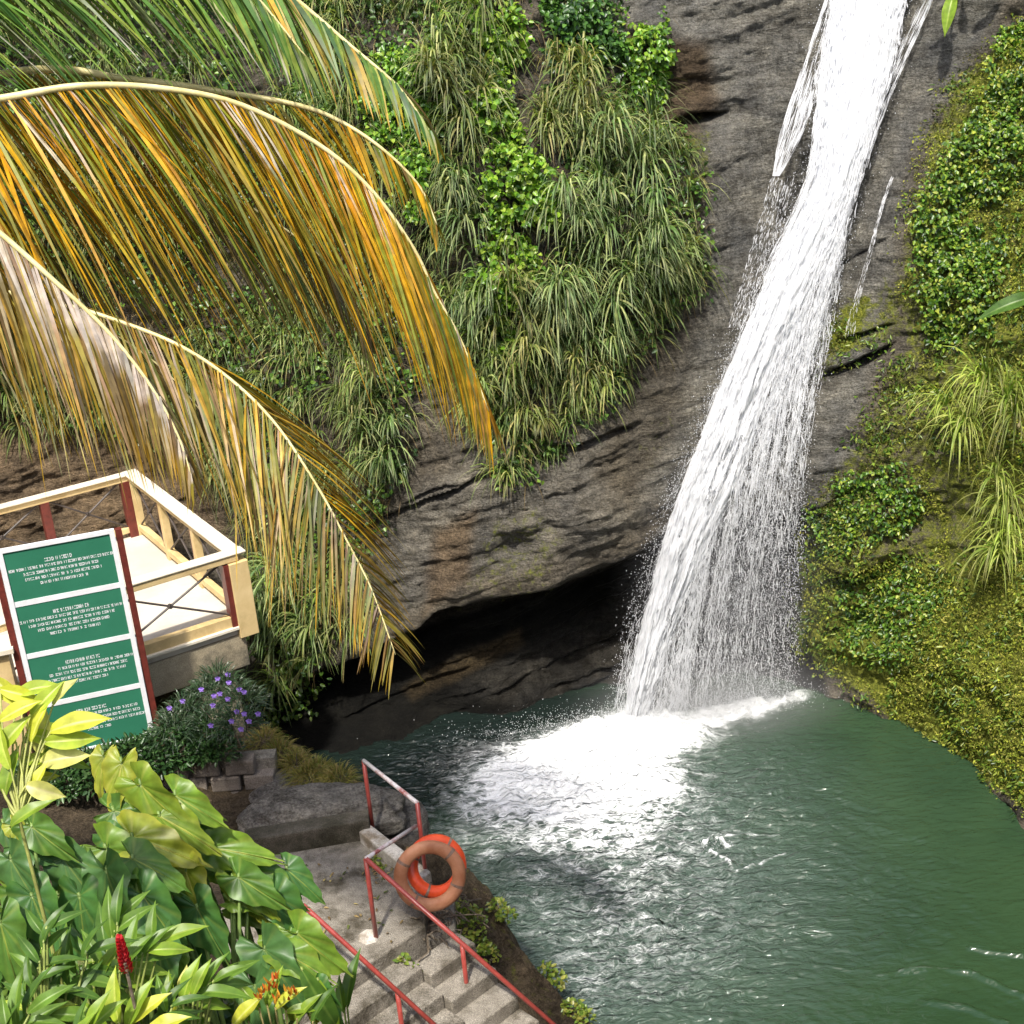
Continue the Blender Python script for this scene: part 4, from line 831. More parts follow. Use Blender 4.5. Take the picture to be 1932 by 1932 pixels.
hp = [az(x, y-10, 2.50) for x, y in [(60,1470),(110,1460),(160,1455),(210,1442),(250,1430),(290,1418),(330,1400),(370,1400),(400,1395)]]
hp += [p+np.array([.1,-.15,-.15]) for p in hp]
bush('hedge', hp, 5200, 0.24, 0.075, 0.035, [(0.03,0.08,0.02),(0.05,0.115,0.03),(0.02,0.05,0.015),(0.08,0.15,0.05)], 'low dark green hedge along the foot of the sign', 'hedge')
fpts = [az(x, y, 2.65) for x, y in [(350,1350),(390,1320),(430,1310),(460,1330),(400,1370),(450,1370),(330,1380),(410,1290)]]
fb = bush('flowering_bush', fpts, 2600, 0.30, 0.15, 0.014, [(0.035,0.075,0.03),(0.06,0.11,0.05),(0.02,0.05,0.02),(0.10,0.13,0.08)], 'dark strap leaved bush dotted with violet flowers beside the sign', 'bush', M_LEAF, True)
for px, py in [(411,1280),(432,1287),(430,1272),(452,1300),(461,1305),(404,1312),(415,1308),(402,1330),(430,1318),(447,1342),(461,1346),(487,1346),(437,1360),(398,1368),(345,1322),(320,1335),(455,1375),(470,1360),(380,1300)]:
    c = az(px, py, 2.9); n = 5; q = np.array([[cos(2*pi*k/5+.3), -0.35, sin(2*pi*k/5+.3)] for k in range(5)])
    V, F, C = leaves(np.repeat([c], 5, 0), q, np.repeat([[0, -1, .6]], 5, 0), 0.042, 0.038, rcol(5, [(0.36,0.22,0.72)], .1))
    kid(npmesh('flower', V, F, M_FLOWER, C), fb)
bush('shrub', [az(x, y, 1.75) for x, y in [(560,1490),(590,1500),(620,1490)]], 500, 0.2, 0.16, 0.012, [(0.16,0.17,0.05),(0.1,0.13,0.04),(0.24,0.22,0.1)], 'dry yellowish grass tuft on the rubble behind the landing', 'grass', M_GRASS, True)
bush('shrub', [az(x, y, 1.95) for x, y in [(500,1400),(530,1425),(560,1445),(600,1462),(640,1475),(580,1470)]], 2200, 0.20, 0.16, 0.010, [(0.22,0.2,0.06),(0.14,0.17,0.04),(0.28,0.22,0.1)], 'strip of yellow grass along the crest above the dark cave', 'grass', M_GRASS, True)
bush('small_plant', [az(333, 1455, 2.2)], 60, 0.12, 0.16, 0.02, [(0.06,0.16,0.03),(0.1,0.22,0.04)], 'small green weed growing out of the block wall', 'weed', M_LEAF, True)

# ================================================================ LANDING AND STEPS
sd_ = nrm(np.array([0.78, -0.63])); ed_ = np.array([0.63, 0.78]); SD = np.array([sd_[0], sd_[1], 0]); ED = np.array([ed_[0], ed_[1], 0])
stair = empty('concrete_steps', (-1.8, 11.3, 0.5))
def prism(poly, z0, z1, jit=0):
    mb = MB(); n = len(poly); V = [(x, y, z0) for x, y in poly]+[(x, y, z1) for x, y in poly]
    mb.add(V, [tuple(range(n))[::-1], tuple(range(n, 2*n))]+[(i, (i+1) % n, n+(i+1) % n, n+i) for i in range(n)]); return mb
E0 = np.array([-1.90, 10.98]); E1_ = np.array([-1.22, 11.62])                      # landing front edge
eb = nrm(E1_-E0); sdir = np.array([eb[1], -eb[0]])
prism([tuple(E0-eb*1.2), tuple(E1_), (-1.22, 12.35), (-1.86, 13.22), (-3.2, 13.02), (-3.6, 11.2)], 1.2, 1.9).build('landing', M_CONC, stair, bevel=0.02)
prism([(-3.2, 13.0), (-1.86, 13.2), (-1.88, 13.42), (-3.25, 13.24)], 1.5, 2.15).build('kerb', M_KERB, stair, bevel=0.02)
prism([(-1.86, 13.28), (-1.16, 12.32), (-1.27, 12.2), (-1.99, 13.16)], 1.5, 2.04).build('kerb', M_CONC2, stair, bevel=0.02)
rise, tread = 0.165, 0.27
for k in range(1, 9):                                   # broad steps on the left, narrow dark ones on the right
    o0 = E0 + sdir*tread*(k-1)*1.05; a = o0 - eb*1.4; b_ = o0 + eb*(0.62 + 0.0*k); z = 1.9-rise*k
    prism([tuple(a), tuple(b_), tuple(b_+sdir*(tread*1.05+0.002)), tuple(a+sdir*(tread*1.05+0.002))], z-0.7, z - 0.0001*k).build('step', M_CONC, stair, bevel=0.015)
for k in range(1, 10):
    o0 = E0 + eb*0.63 + sdir*tread*(k-1)*1.05 + sdir*0.10; z = 1.9-rise*k-0.05
    prism([tuple(o0), tuple(o0+eb*0.62), tuple(o0+eb*0.62+sdir*(tread+.015)), tuple(o0+sdir*(tread+.015))], z-0.7, z).build('step', M_CONC, stair, bevel=0.02)
prism([tuple(E1_+np.array([-.0,.0])), (-1.22, 12.3), (-0.95, 12.35), tuple(E1_+eb*0.3+sdir*.1)], 1.0, 1.72).build('kerb', M_CONC, stair, bevel=0.03)
for x, y in ((705, 1770), (672, 1764)):
    pass
pp = az(700, 1768, 1.9); mb = MB(); mb.tube([pp+np.array([-.02,0,-.01]), pp+np.array([-.02,0,.025])], [0.12, 0.10], 7); mb.build('patch', M_CONC2, stair)
tag(stair, 'stained concrete landing with crumbling steps going down to the pool', 'steps')

pl_ = np.array([[random.uniform(-2.7, -1.4), random.uniform(11.4, 12.9), 1.915] for _ in range(60)]+[[random.uniform(-1.9, -1.3), random.uniform(12.2, 13.0), 1.915] for _ in range(30)])
V, F, C = leaves(pl_, nrm(RS.randn(90, 3)*np.array([1, 1, .15])), nrm(EZ+rdir(90)*.3), 0.04+.04*RS.rand(90), 0.025, rcol(90, [(0.2,0.13,0.06),(0.28,0.2,0.09),(0.1,0.12,0.03),(0.35,0.28,0.12)]))
tag(npmesh('fallen_leaves', V, F, M_LEAF, C), 'brown fallen leaves scattered over the concrete landing', 'leaf litter', kind='stuff')
# outer bank rock beside the steps comes from the ground sheet; rubble: dry creeper roots beside the landing
mb = MB(); cR = az(790, 1735, 1.75)
for k in range(110):
    a = cR + RS.randn(3)*np.array([.16, .16, .07]); pts = [a]
    for j in range(5): a = a + RS.randn(3)*np.array([.07, .07, .035]) + np.array([.015, -.02, -.012]); pts.append(a)
    mb.tube(pts, 0.006+0.004*RS.rand(), 4)
tag(mb.build('root_tangle', M_TWIG), 'tangle of dry roots at the landing edge under the life rings', 'roots')

def boulder(c, ax, label, seed, m=None, nm='boulder'):
    n1, n2 = 60, 90; V = []; th_ = np.linspace(0, pi, n1); ph_ = np.linspace(0, 2*pi, n2, endpoint=False); A1, B1 = np.meshgrid(th_, ph_, indexing='ij')
    q = np.stack([np.sin(A1)*np.cos(B1), np.sin(A1)*np.sin(B1), np.cos(A1)], -1); q = np.sign(q)*np.abs(q)**0.8
    q = q*(1+0.22*fbm(q*1.6+seed, 4)+0.06*fbm(q*6+seed, 3))[..., None]; V = np.array(c)+q*np.array(ax)
    i_ = np.arange(n1*n2).reshape(n1, n2); F = np.stack([i_[:-1], i_[1:], np.roll(i_[1:], -1, 1), np.roll(i_[:-1], -1, 1)], -1).reshape(-1, 4)
    o = npmesh(nm, V, F, M_ROCK, np.tile([0.26, 0.25, 0.235], (n1*n2, 1)), True, attrs={'moss': np.full(n1*n2, .08), 'wet': np.zeros(n1*n2)}); tag(o, label, 'boulder'); return o
b1_ = az(610, 1545, 1.78); boulder(b1_+EZ*.02, (0.95, 0.42, 0.34), 'long grey rock slab behind the landing kerb', 3)
b2_ = az(735, 1535, 1.6); boulder(b2_-EZ*.22, (0.42, 0.38, 0.36), 'rounded grey rock beside the pool under the far railing post', 9)
b3_ = az(545, 1480, 1.8); boulder(b3_-EZ*.2, (0.5, 0.4, 0.32), 'brown broken rock between block wall and cave', 21)
# ================================================================ HAND RAILS
hr = empty('handrail', (-1.7, 11.5, 1.9)); RT = 0.024
p1 = np.array([-1.71, 11.49, 0]); p2 = np.array([-1.85, 13.33, 0]); pcn = np.array([-1.235, 12.40, 0])
top1 = az(690, 1620, 2.86); q1 = ay(690, 1620, 11.49)
def solve_end(px, py, z): return az(px, py, z)
rend = az(1075, 1960, 1.02); r3 = None
MB().tube([p1+EZ*1.88, q1], RT).build('post', M_RED, hr, True)
MB().tube([p2+EZ*1.9, ay(686, 1435, 13.33)], RT).build('post', M_RED, hr, True)
cTop = az(787, 1515, 2.85); MB().tube([np.array([cTop[0], cTop[1], 1.7]), cTop], RT).build('post', M_RED, hr, True)
MB().tube([ay(686, 1435, 13.33), cTop], RT).build('rail', M_SUNLIT, hr, True)
MB().tube([q1, ay(785, 1558, cTop[1])], RT*0.9).build('rail', M_SUNLIT, hr, True)
MB().tube([q1, rend], RT*1.05).build('rail', M_RED, hr, True)
for t, L_ in ((0.47, 0.86), (0.97, 0.8)):
    p = q1 + (rend-q1)*t; MB().tube([p, p-EZ*0.92], RT).build('post', M_RED, hr, True)
tag(hr, 'red tubular handrail with posts running from the landing corner down beside the pool', 'handrail')
h2 = empty('handrail', (-2.3, 10.9, 1.9)); a = az(572, 1708, 2.80); a0 = az(545, 1706, 2.82); b_ = az(850, 1962, 1.6)
MB().tube([a0, a, b_], RT*1.05).build('rail', M_RED, h2, True)
p = a+(b_-a)*0.64; MB().tube([p, p-EZ*0.95], RT).build('post', M_RED, h2, True)
MB().tube([a0, a0-EZ*0.95], RT).build('post', M_RED, h2, True)
tag(h2, 'red tubular handrail emerging from the big leaves on the left of the steps', 'handrail')

# ================================================================ LIFE RINGS
def ring(name, c, nrml, Ro, r, m, label, bandcols=True, hang=None):
    root = empty(name, c); nrml = nrm(np.array(nrml, float)); a = nrm(np.cross(nrml, EZ)); b_ = np.cross(a, nrml)
    N_ = 56; pts = [c + (Ro-r)*(cos(2*pi*k/N_)*a+sin(2*pi*k/N_)*b_) for k in range(N_)]; base = MB()
    V = []; n = 16
    for k in range(N_):
        t = 2*pi*k/N_; rd = cos(t)*a+sin(t)*b_
        for j in range(n): s_ = 2*pi*j/n; V.append(c + rd*(Ro-r) + rd*r*cos(s_)*1.05 + nrml*r*0.8*sin(s_))
    F = [(k*n+j, k*n+(j+1) % n, ((k+1) % N_)*n+(j+1) % n, ((k+1) % N_)*n+j) for k in range(N_) for j in range(n)]
    base.add(V, F); base.build('float', m, root, True)
    for th_ in (0.6, 2.4, 3.6, 5.4):
        V = []
        for dk in (-.05, .05):
            t = th_+dk; rd = cos(t)*a+sin(t)*b_
            for j in range(n): s_ = 2*pi*j/n; V.append(c + rd*(Ro-r) + rd*(r*1.05+.004)*cos(s_) + nrml*(r*.8+.004)*sin(s_))
        mb = MB(); mb.add(V, [(j, (j+1) % n, n+(j+1) % n, n+j) for j in range(n)]); mb.build('band', M_BAND, root, True)
    tag(root, label, 'life ring', 'life rings on the handrail')
tocam = nrm(CAM - az(812, 1652, 2.6))
cp = ad(811, 1653, np.linalg.norm(q1-CAM)+0.42)
ring('life_ring', cp, tocam*0.85+np.array([0, 0, -0.22])+np.array([0, -.1, 0]), 0.36, 0.066, M_RINGP, 'faded pale orange life ring, the larger one hanging in front')
cp2 = ad(823, 1634, np.linalg.norm(q1-CAM)+0.66)
ring('life_ring', cp2, tocam*0.9+np.array([0.25, 0.0, 0.05]), 0.32, 0.063, M_RINGR, 'bright orange red life ring hanging behind the faded one')
MB()

# small plants on the rocks by the pool
for k, (px, py, z, n, rad, lab) in enumerate([(868,1730,1.45,260,.20,'light green weeds on the rock right of the life rings'),(938,1712,1.1,130,.1,'small weed tuft at the top of the rounded bank edge'),
        (900,1790,1.2,170,.14,'yellow green weeds low on the bank beside the handrail'),(1030,1835,.55,140,.11,'light green weed at the water edge nearest the bottom'),(1080,1905,.5,150,.12,'yellow green weeds in the lowest corner of the bank'),
        (700,1625,1.95,60,.06,'tiny weeds sprouting at the landing kerb'),(760,1812,1.75,40,.05,'tiny green sprout growing on a step edge')]):
    c = az(px, py, z); bush('weed', [c, c+np.array([.1, -.08, -.06])], n, rad, 0.055, 0.045, [(0.2,0.26,0.04),(0.12,0.2,0.03),(0.28,0.28,0.06)], lab, 'weed')
for px, py, nme in [(1850,700,'reed_plant'),(1870,1000,'reed_plant'),(1900,900,'reed_plant'),(1905,760,'reed_plant'),(1800,760,'reed_plant')]:
    c, nr = surf_at(px+20, py+40); c = c + nr*0.05
    root = empty(nme, c); hd = c+np.array([-.25, -.35, .25]); parts = []
    for j in range(3):
        h2_ = hd + RS.randn(3)*np.array([.12,.1,.14]); parts.append(tuft(h2_, nrm(np.array([-.5,-.5,.5])), 30, 0.85, spread=1.0, W=0.026, up=0.7, cols=[(0.17,0.25,0.04),(0.27,0.32,0.09),(0.12,0.22,0.03)], tips=[(0.34,0.34,0.16),(0.24,0.30,0.07)], droop=2.4, rad=0.05, nseg=7))
    V, F, C = join(parts); kid(npmesh('foliage', V, F, M_GRASS, C), root)
    MB().tube([c-nr*.1, c+nr*.12, hd], [0.018, 0.015, 0.01], 6).build('stem', plain_mat('cane', (0.3,0.25,0.12), (0.4,0.34,0.18)), root)
    tag(root, {(1850,700):'upper arching reed at the right edge above the others', (1870,1000):'lowest pale reed arching over the grey ledge at right', (1900,900):'thick green reed in the middle of the right edge', (1905,760):'broad leaved reed just below the banana leaf', (1800,760):'small reed tuft on the moss, farthest left of the right hand reeds'}[(px, py)], 'reed')

# ================================================================ PALM
def catmull(pts, n):
    pts = np.array(pts, float); pts = np.concatenate([[2*pts[0]-pts[1]], pts, [2*pts[-1]-pts[-2]]]); m_ = len(pts)-3; out = []
    for t in np.linspace(0, m_-1e-6, n):
        i = int(t); f_ = t-i; p0, p1_, p2_, p3 = pts[i:i+4]
        out.append(0.5*((2*p1_)+(-p0+p2_)*f_+(2*p0-5*p1_+4*p2_-p3)*f_*f_+(-p0+3*p1_-3*p2_+p3)*f_**3))
    return np.array(out)
CROWN = ad(-640, 330, 10.3)
palm = empty('coconut_palm', (CROWN[0], CROWN[1], ground_z(CROWN[0], CROWN[1])))
tp = [np.array([CROWN[0]-.4, CROWN[1]+.3, palm.location.z-.3]), np.array([CROWN[0]-.35, CROWN[1]+.2, (palm.location.z+CROWN[2])/2]), CROWN]
MB().tube(catmull(tp, 14), 0.17, 12).build('trunk', M_BARK, palm, True)
YG = [(0.48,0.28,0.012),(0.34,0.26,0.02),(0.58,0.31,0.008),(0.20,0.22,0.02),(0.12,0.17,0.02),(0.42,0.20,0.015)]
GR = [(0.07,0.17,0.03),(0.13,0.25,0.04),(0.22,0.32,0.06),(0.05,0.12,0.03),(0.30,0.34,0.06)]
BR_ = [(0.12,0.09,0.04),(0.18,0.13,0.05),(0.10,0.12,0.03),(0.16,0.19,0.03),(0.25,0.17,0.04)]
WB = [(0.48,0.44,0.37),(0.34,0.27,0.19),(0.24,0.15,0.09),(0.40,0.26,0.08),(0.3,0.24,0.05)]
OL = [(0.24,0.20,0.03),(0.15,0.16,0.03),(0.36,0.22,0.025),(0.20,0.12,0.04),(0.11,0.13,0.03)]
TIPB = [(0.30,0.20,0.07),(0.40,0.27,0.05),(0.2,0.12,0.05)]
def frond(pix, npair, L, cols, tips, droop, ang=0.5, W=0.036, label=None, rr=0.022, sides=(-1, 1), sidecols=None, lift=0.1, white=0.0, lvar=0.15, fw=0.75, sw=0.55, hang=0.55):
    ctl3 = [ad(*p) for p in pix]; R = catmull(ctl3, 60)
    seg = np.linalg.norm(np.diff(R, axis=0), axis=1); s = np.concatenate([[0], np.cumsum(seg)]); s /= s[-1]
    t = np.linspace(0.06, 0.995, npair); parts = []
    pos = np.stack([np.interp(t, s, R[:, k]) for k in range(3)], 1); tg = nrm(np.stack([np.interp(np.clip(t+.01, 0, 1), s, R[:, k]) for k in range(3)], 1)-np.stack([np.interp(t-.01, s, R[:, k]) for k in range(3)], 1))
    sd = nrm(np.cross(tg, np.broadcast_to(EZ, tg.shape))); up = np.cross(sd, tg)
    for k_, sg_ in enumerate(sides):
        a_ = ang*(1+0.0*t) ; prof = (0.68+0.32*np.sin(np.clip(t*1.05+0.05, 0, 1)*pi))*np.where(t > 0.72, 1-0.68*(t-.72)/.28, 1)
        n = npair; d0 = tg*np.cos(a_)[:, None]*fw + sg_*sd*np.sin(a_)[:, None]*sw + up*lift - EZ*hang + RS.randn(n, 3)*0.07
        cc = rcol(n, (sidecols[k_] if sidecols else cols), 0.22); 
        # neighbouring leaflets share tone
        sm = fbm(np.stack([t*14, 0*t+sg_*5, 0*t], -1), 3)[:, None]; cc = cc*(1+0.7*sm); ct = rcol(n, tips, 0.25)
        V, F, C = blades(pos+RS.randn(n, 3)*0.006, d0, L*prof*(1-lvar+2*lvar*RS.rand(n)), W*(0.75+0.5*RS.rand(n)), droop*(0.8+0.4*RS.rand(n)), 9, cc, ct, roll=(RS.rand(n)-.5)*1.3, taper=2.2, basew=0.45)
        if white:
            tt = np.tile(np.repeat(np.arange(10)/9, 2), n); wv_ = np.repeat(RS.rand(n) < white, 20)*(tt < 0.28)
            C = C*(1-wv_[:, None]*0.75)+np.array([0.60, 0.52, 0.46])*wv_[:, None]*0.75
        parts.append((V, F, C))
    V, F, C = join(parts); fr = kid(npmesh('frond', V, F, M_PALM, C), palm)
    if label: fr['label'] = label
    mb = MB(); mb.tube(R, list(np.linspace(rr*1.5, rr*0.28, 60)), 7); mid = mb.build('midrib', M_RIB, None, True)
    mid.parent = fr; return fr
M_RIB = plain_mat('palm_midrib', (0.50,0.42,0.16), (0.68,0.60,0.30), 0.4, 5, 0.1, 40)
M_RIBW = plain_mat('dry_midrib', (0.6,0.52,0.42), (0.78,0.70,0.58), 0.5, 5, 0.1, 40)
# top green fronds
frond([(-640,330,10.3),(-300,-60,10.4),(-100,-130,10.4),(100,-160,10.4),(300,-130,10.3),(450,-40,10.2),(580,110,10.1)], 190, 1.5, GR, GR+WB[:1], 0.5, 0.6, 0.034, hang=0.75, fw=0.8)
frond([(-640,330,10.3),(-400,-100,10.8),(-200,-190,10.8),(50,-230,10.8),(250,-180,10.8),(400,-90,10.7),(500,40,10.7)], 150, 1.2, GR+WB[:1], GR, 0.6, 0.6, 0.036, hang=0.7, fw=0.9)
frond([(-640,330,10.3),(-100,-250,11.2),(200,-260,11.3),(400,-130,11.2),(558,-2,11.1),(660,85,11.0),(755,168,10.9),(815,255,10.9)], 210, 1.35, GR+YG[:2], YG+GR, 0.8, 0.75, 0.032, sides=(-1, 1), sidecols=[WB[:2]+GR[:3], GR+GR+YG[:1]], hang=0.35, fw=0.7, sw=0.9)
# brown hanging frond far behind
frond([(-640,330,10.3),(-200,360,11.6),(0,362,11.7),(250,352,11.8),(400,362,11.8),(520,420,11.8),(640,520,11.8),(700,640,11.8)], 190, 1.7, BR_+YG[:1]+GR[:2], BR_, 0.8, 0.6, 0.030, rr=0.014, label='brown shaded frond behind the large yellow one', hang=0.9)
frond([(-640,330,10.3),(-200,420,11.4),(0,520,11.5),(150,590,11.5),(300,690,11.4),(400,800,11.4)], 130, 1.25, BR_, BR_, 1.0, 0.6, 0.028, rr=0.014, hang=1.0)
# yellow frond behind the big one
frond([(-640,330,10.3),(0,140,11.0),(250,150,11.0),(430,175,10.9),(560,198,10.8),(640,228,10.8),(720,280,10.7),(790,350,10.7),(825,425,10.7)], 170, 1.05, YG+OL, YG, 0.7, 0.6, 0.030, hang=0.8)
# the large yellow frond
frond([(-640,330,10.3),(-200,215,10.0),(0,186,9.8),(150,162,9.7),(300,166,9.7),(450,196,9.7),(600,272,9.7),(700,358,9.7),(780,468,9.75),(820,552,9.8),(870,642,9.85),(922,775,9.9)], 400, 1.8, YG+YG+OL[:1], YG+OL+BR_, 0.7, 0.62, 0.0215, white=0.10, rr=0.020, hang=0.9, fw=0.62, sw=0.55, lvar=0.28, label='large arching yellow orange frond')
# lower right frond with spread leaflets
frond([(-640,330,10.3),(-100,520,9.9),(100,570,9.6),(200,598,9.45),(330,648,9.3),(430,712,9.2),(520,800,9.1),(600,920,9.0),(650,1012,9.0),(700,1110,9.0),(746,1235,9.0)], 280, 1.3, OL, OL+YG[:2], 0.7, 0.8, 0.019, rr=0.013, sidecols=[YG[:1]+OL, OL+OL+WB[1:3]], hang=0.45, fw=0.75, sw=0.95, label='lower drooping olive frond reaching the rock')
# dry whitish frond at the left edge
frond([(-640,330,10.3),(-250,300,9.2),(-60,400,8.8),(0,440,8.7),(100,528,8.6),(200,622,8.55),(280,722,8.5),(335,820,8.5),(362,900,8.5)], 235, 1.1, WB+OL[:1]+BR_[:1], TIPB+YG[:2], 0.8, 0.6, 0.024, rr=0.017, hang=0.9, fw=0.6, white=0.55, lvar=0.3, label='dry whitish frond at the left edge')
frond([(-640,330,10.3),(-800,100,10.2),(-1000,0,10.2),(-1250,80,10.3),(-1400,300,10.4)], 80, 1.2, GR, YG, 2.2, 0.5, 0.04)
frond([(-640,330,10.3),(-760,500,9.9),(-900,800,9.6),(-950,1100,9.6)], 70, 1.0, OL, OL, 2.2, 0.5, 0.04)
tag(palm, 'coconut palm with large yellow and brown drooping fronds reaching in from the left', 'palm tree')

# ================================================================ FOREGROUND PLANTS
OUT = np.array([(0,1),(.07,.9),(.18,.74),(.30,.56),(.40,.38),(.46,.20),(.48,.02),(.44,-.14),(.36,-.26),(.26,-.30),(.17,-.25),(.08,-.12),(0,0)])
def ear_mesh(seed, base, edge, vein):
    kk = 1.0 if base[0] > .1 else 1.4; base, edge = base*kk, edge*kk
    r = np.random.RandomState(seed); m_ = 30; tt = np.linspace(0, 1, m_); xi = np.linspace(0, 1, len(OUT)); ox = np.interp(tt, xi, OUT[:, 0]); oy = np.interp(tt, xi, OUT[:, 1])
    K = 9; V = []; C = []
    for sgn in (1, -1):
        for k in range(K+1):
            f_ = k/K
            for j in range(m_):
                ph = tt[j]*13*pi; nt_ = 1+0.05*cos(ph)*f_**3*(0 < j < m_-1); x = ox[j]*f_*0.92*nt_; y0 = oy[j]*nt_; y = y0*f_
                rip = 0.022*sin(ph)*f_*(x > 0.01); wav = 0.075*sin(tt[j]*17+sgn+seed)*f_**3
                z = 0.26*abs(x) - 0.30*max(0, y)**2 - 0.35*x*x + rip + wav
                V.append((sgn*x*0.84, y*1.2 + 0.10*max(0, y0-0.85)*f_, z)); c = base*(1-f_**4*0.6)+edge*f_**4*0.6; vv = max(0, cos(ph+1.2))**6*0.45*(x > .01) + (1.0 if x < 0.012 else 0)
                C.append(c*(1-min(1, vv))+vein*min(1, vv))
    n1 = (K+1)*m_; F = []
    for s_ in (0, 1):
        for k in range(K):
            for j in range(m_-1):
                a = s_*n1+k*m_+j; q_ = (a, a+1, a+m_+1, a+m_); F.append(q_ if s_ == 0 else q_[::-1])
    return np.array(V), np.array(F), np.array(C)
def lance_mesh(seed, base, edge, vein, w=0.22, bend=0.35):
    n, m_ = 12, 10; V = []; C = []
    for i in range(n+1):
        t = i/n; hw = w*sin(pi*min(1, t*0.92+0.05))**0.75*(1-t**6)
        for j in range(m_+1):
            u_ = j/m_*2-1; V.append((u_*hw, t, abs(u_)*hw*0.45 - bend*t*t + 0.012*sin(t*16+seed)*abs(u_))); k = abs(u_)
            C.append(vein if j == m_//2 else base*(1-k*.5)+edge*k*.5)
    F = [(i*(m_+1)+j, i*(m_+1)+j+1, (i+1)*(m_+1)+j+1, (i+1)*(m_+1)+j) for i in range(n) for j in range(m_)]
    return np.array(V), np.array(F), np.array(C)
def mkmesh(nm, V, F, C, m_):
    o = npmesh(nm, V, F, m_, C, True); me = o.data; bpy.data.objects.remove(o); return me
c_ = lambda *a: np.array(a)
EARS = [mkmesh('leaf', *ear_mesh(k, b_, e_, v_), M_EAR) for k, (b_, e_, v_) in enumerate([
    (c_(.05,.115,.03), c_(.07,.15,.03), c_(.20,.28,.07)), (c_(.035,.10,.035), c_(.05,.13,.03), c_(.16,.24,.07)), (c_(.12,.21,.03), c_(.22,.29,.04), c_(.30,.34,.08)),
    (c_(.08,.16,.03), c_(.14,.22,.03), c_(.26,.32,.08)), (c_(.045,.11,.045), c_(.05,.12,.04), c_(.14,.22,.08)), (c_(.2,.27,.04), c_(.34,.34,.06), c_(.36,.38,.12))])]
LAN = [mkmesh('leaf', *lance_mesh(k, b_, e_, v_, w_, bd), M_EAR) for k, (b_, e_, v_, w_, bd) in enumerate([
    (c_(.40,.46,.06), c_(.50,.53,.08), c_(.50,.54,.2), .20, .3), (c_(.26,.38,.05), c_(.36,.45,.06), c_(.42,.5,.15), .19, .35), (c_(.085,.18,.03), c_(.12,.22,.035), c_(.15,.26,.06), .15, .5),
    (c_(.055,.13,.03), c_(.075,.16,.03), c_(.11,.2,.05), .14, .6), (c_(.50,.54,.26), c_(.52,.54,.12), c_(.5,.5,.3), .24, .25), (c_(.15,.27,.035), c_(.22,.33,.04), c_(.26,.36,.08), .17, .4)])]
def orient(o, p, tip, nr, s):
    y = nrm(np.array(tip, float)); z = np.array(nr, float); z = z - y*(z@y); z = nrm(z); x = np.cross(y, z)
    m4 = Matrix([[x[i]*s, y[i]*s, z[i]*s, p[i]] for i in range(3)]+[[0, 0, 0, 1]]); return m4
def put_leaf(me, root, p, tip, nr, s, label=None):
    o = bpy.data.objects.new('leaf', me); link(o); o.parent = root
    o.matrix_local = Matrix.Translation(-Vector(root.location)) @ orient(o, p, tip, nr, s)
    if label: o['label'] = label
    return o
# tip direction given in the picture (dx right, dy down), turned into the place; plus forward tilt
def pdir(dx, dy, fwd=0.0): return nrm(R2*dx - U2*dy - Fv*fwd)
def plant(name, base_px, D, label, cat, leaves_, meshes, stemc=(.16,.24,.06), stemr=0.012, group=None, normal=None, extra=None, sc=1.0, branch=False, more=0):
    b0 = ad(base_px[0], base_px[1], D); gz = ground_z(b0[0], b0[1]); gz = min(gz, b0[2]-0.15); root = empty(name, (b0[0], b0[1], gz)); rb = np.array([b0[0], b0[1], gz])
    mb = MB(); leaves_ = list(leaves_)
    for k in range(more):
        l = random.choice(leaves_[:6]); a = atan2(l[4], l[3])+random.uniform(-.7, .7)
        leaves_.append((l[0]+random.uniform(-55, 45), l[1]+random.uniform(-20, 75), l[2]*random.uniform(.5, .8), cos(a), sin(a), l[5], random.randrange(len(meshes)), l[7]+random.uniform(.02, .25)))
    node = b0 + np.array([0, 0, .05])
    if branch: mb.tube([rb-EZ*.1, rb*.5+node*.5+RS.randn(3)*.03, node], [stemr*2.2, stemr*1.8, stemr*1.4], 7)
    for (px, py, s_px, dx, dy, fwd, mi, dd) in leaves_:
        Dl = D + dd; s = sc*s_px/(FOC/Dl); p = ad(px, py, Dl); tip = pdir(dx, dy, fwd)
        nr = nrm(np.array([-0.25, -0.55, 0.95]) + RS.randn(3)*0.22) if normal is None else nrm(np.array(normal)+RS.randn(3)*.2)
        put_leaf(meshes[mi], root, p, tip, nr, s); mb.tube(catmull([node, node*.5+p*.5-tip*s*.12, p] if branch else [rb+RS.randn(3)*.03, rb*.5+p*.5+np.array([0,0,.1]), p-EZ*.02, p], 8), [stemr*1.3]*4+[stemr*.8]*4, 6)
    n0 = len(mb.V); o = npmesh('stem', np.array(mb.V), np.array([f for f in mb.F if len(f) == 4]), M_STEM, np.tile(np.array(stemc), (n0, 1)), True); kid(o, root)
    if extra: extra(root)
    tag(root, label, cat, group); return root
ge = 'elephant ear plants on the near slope'
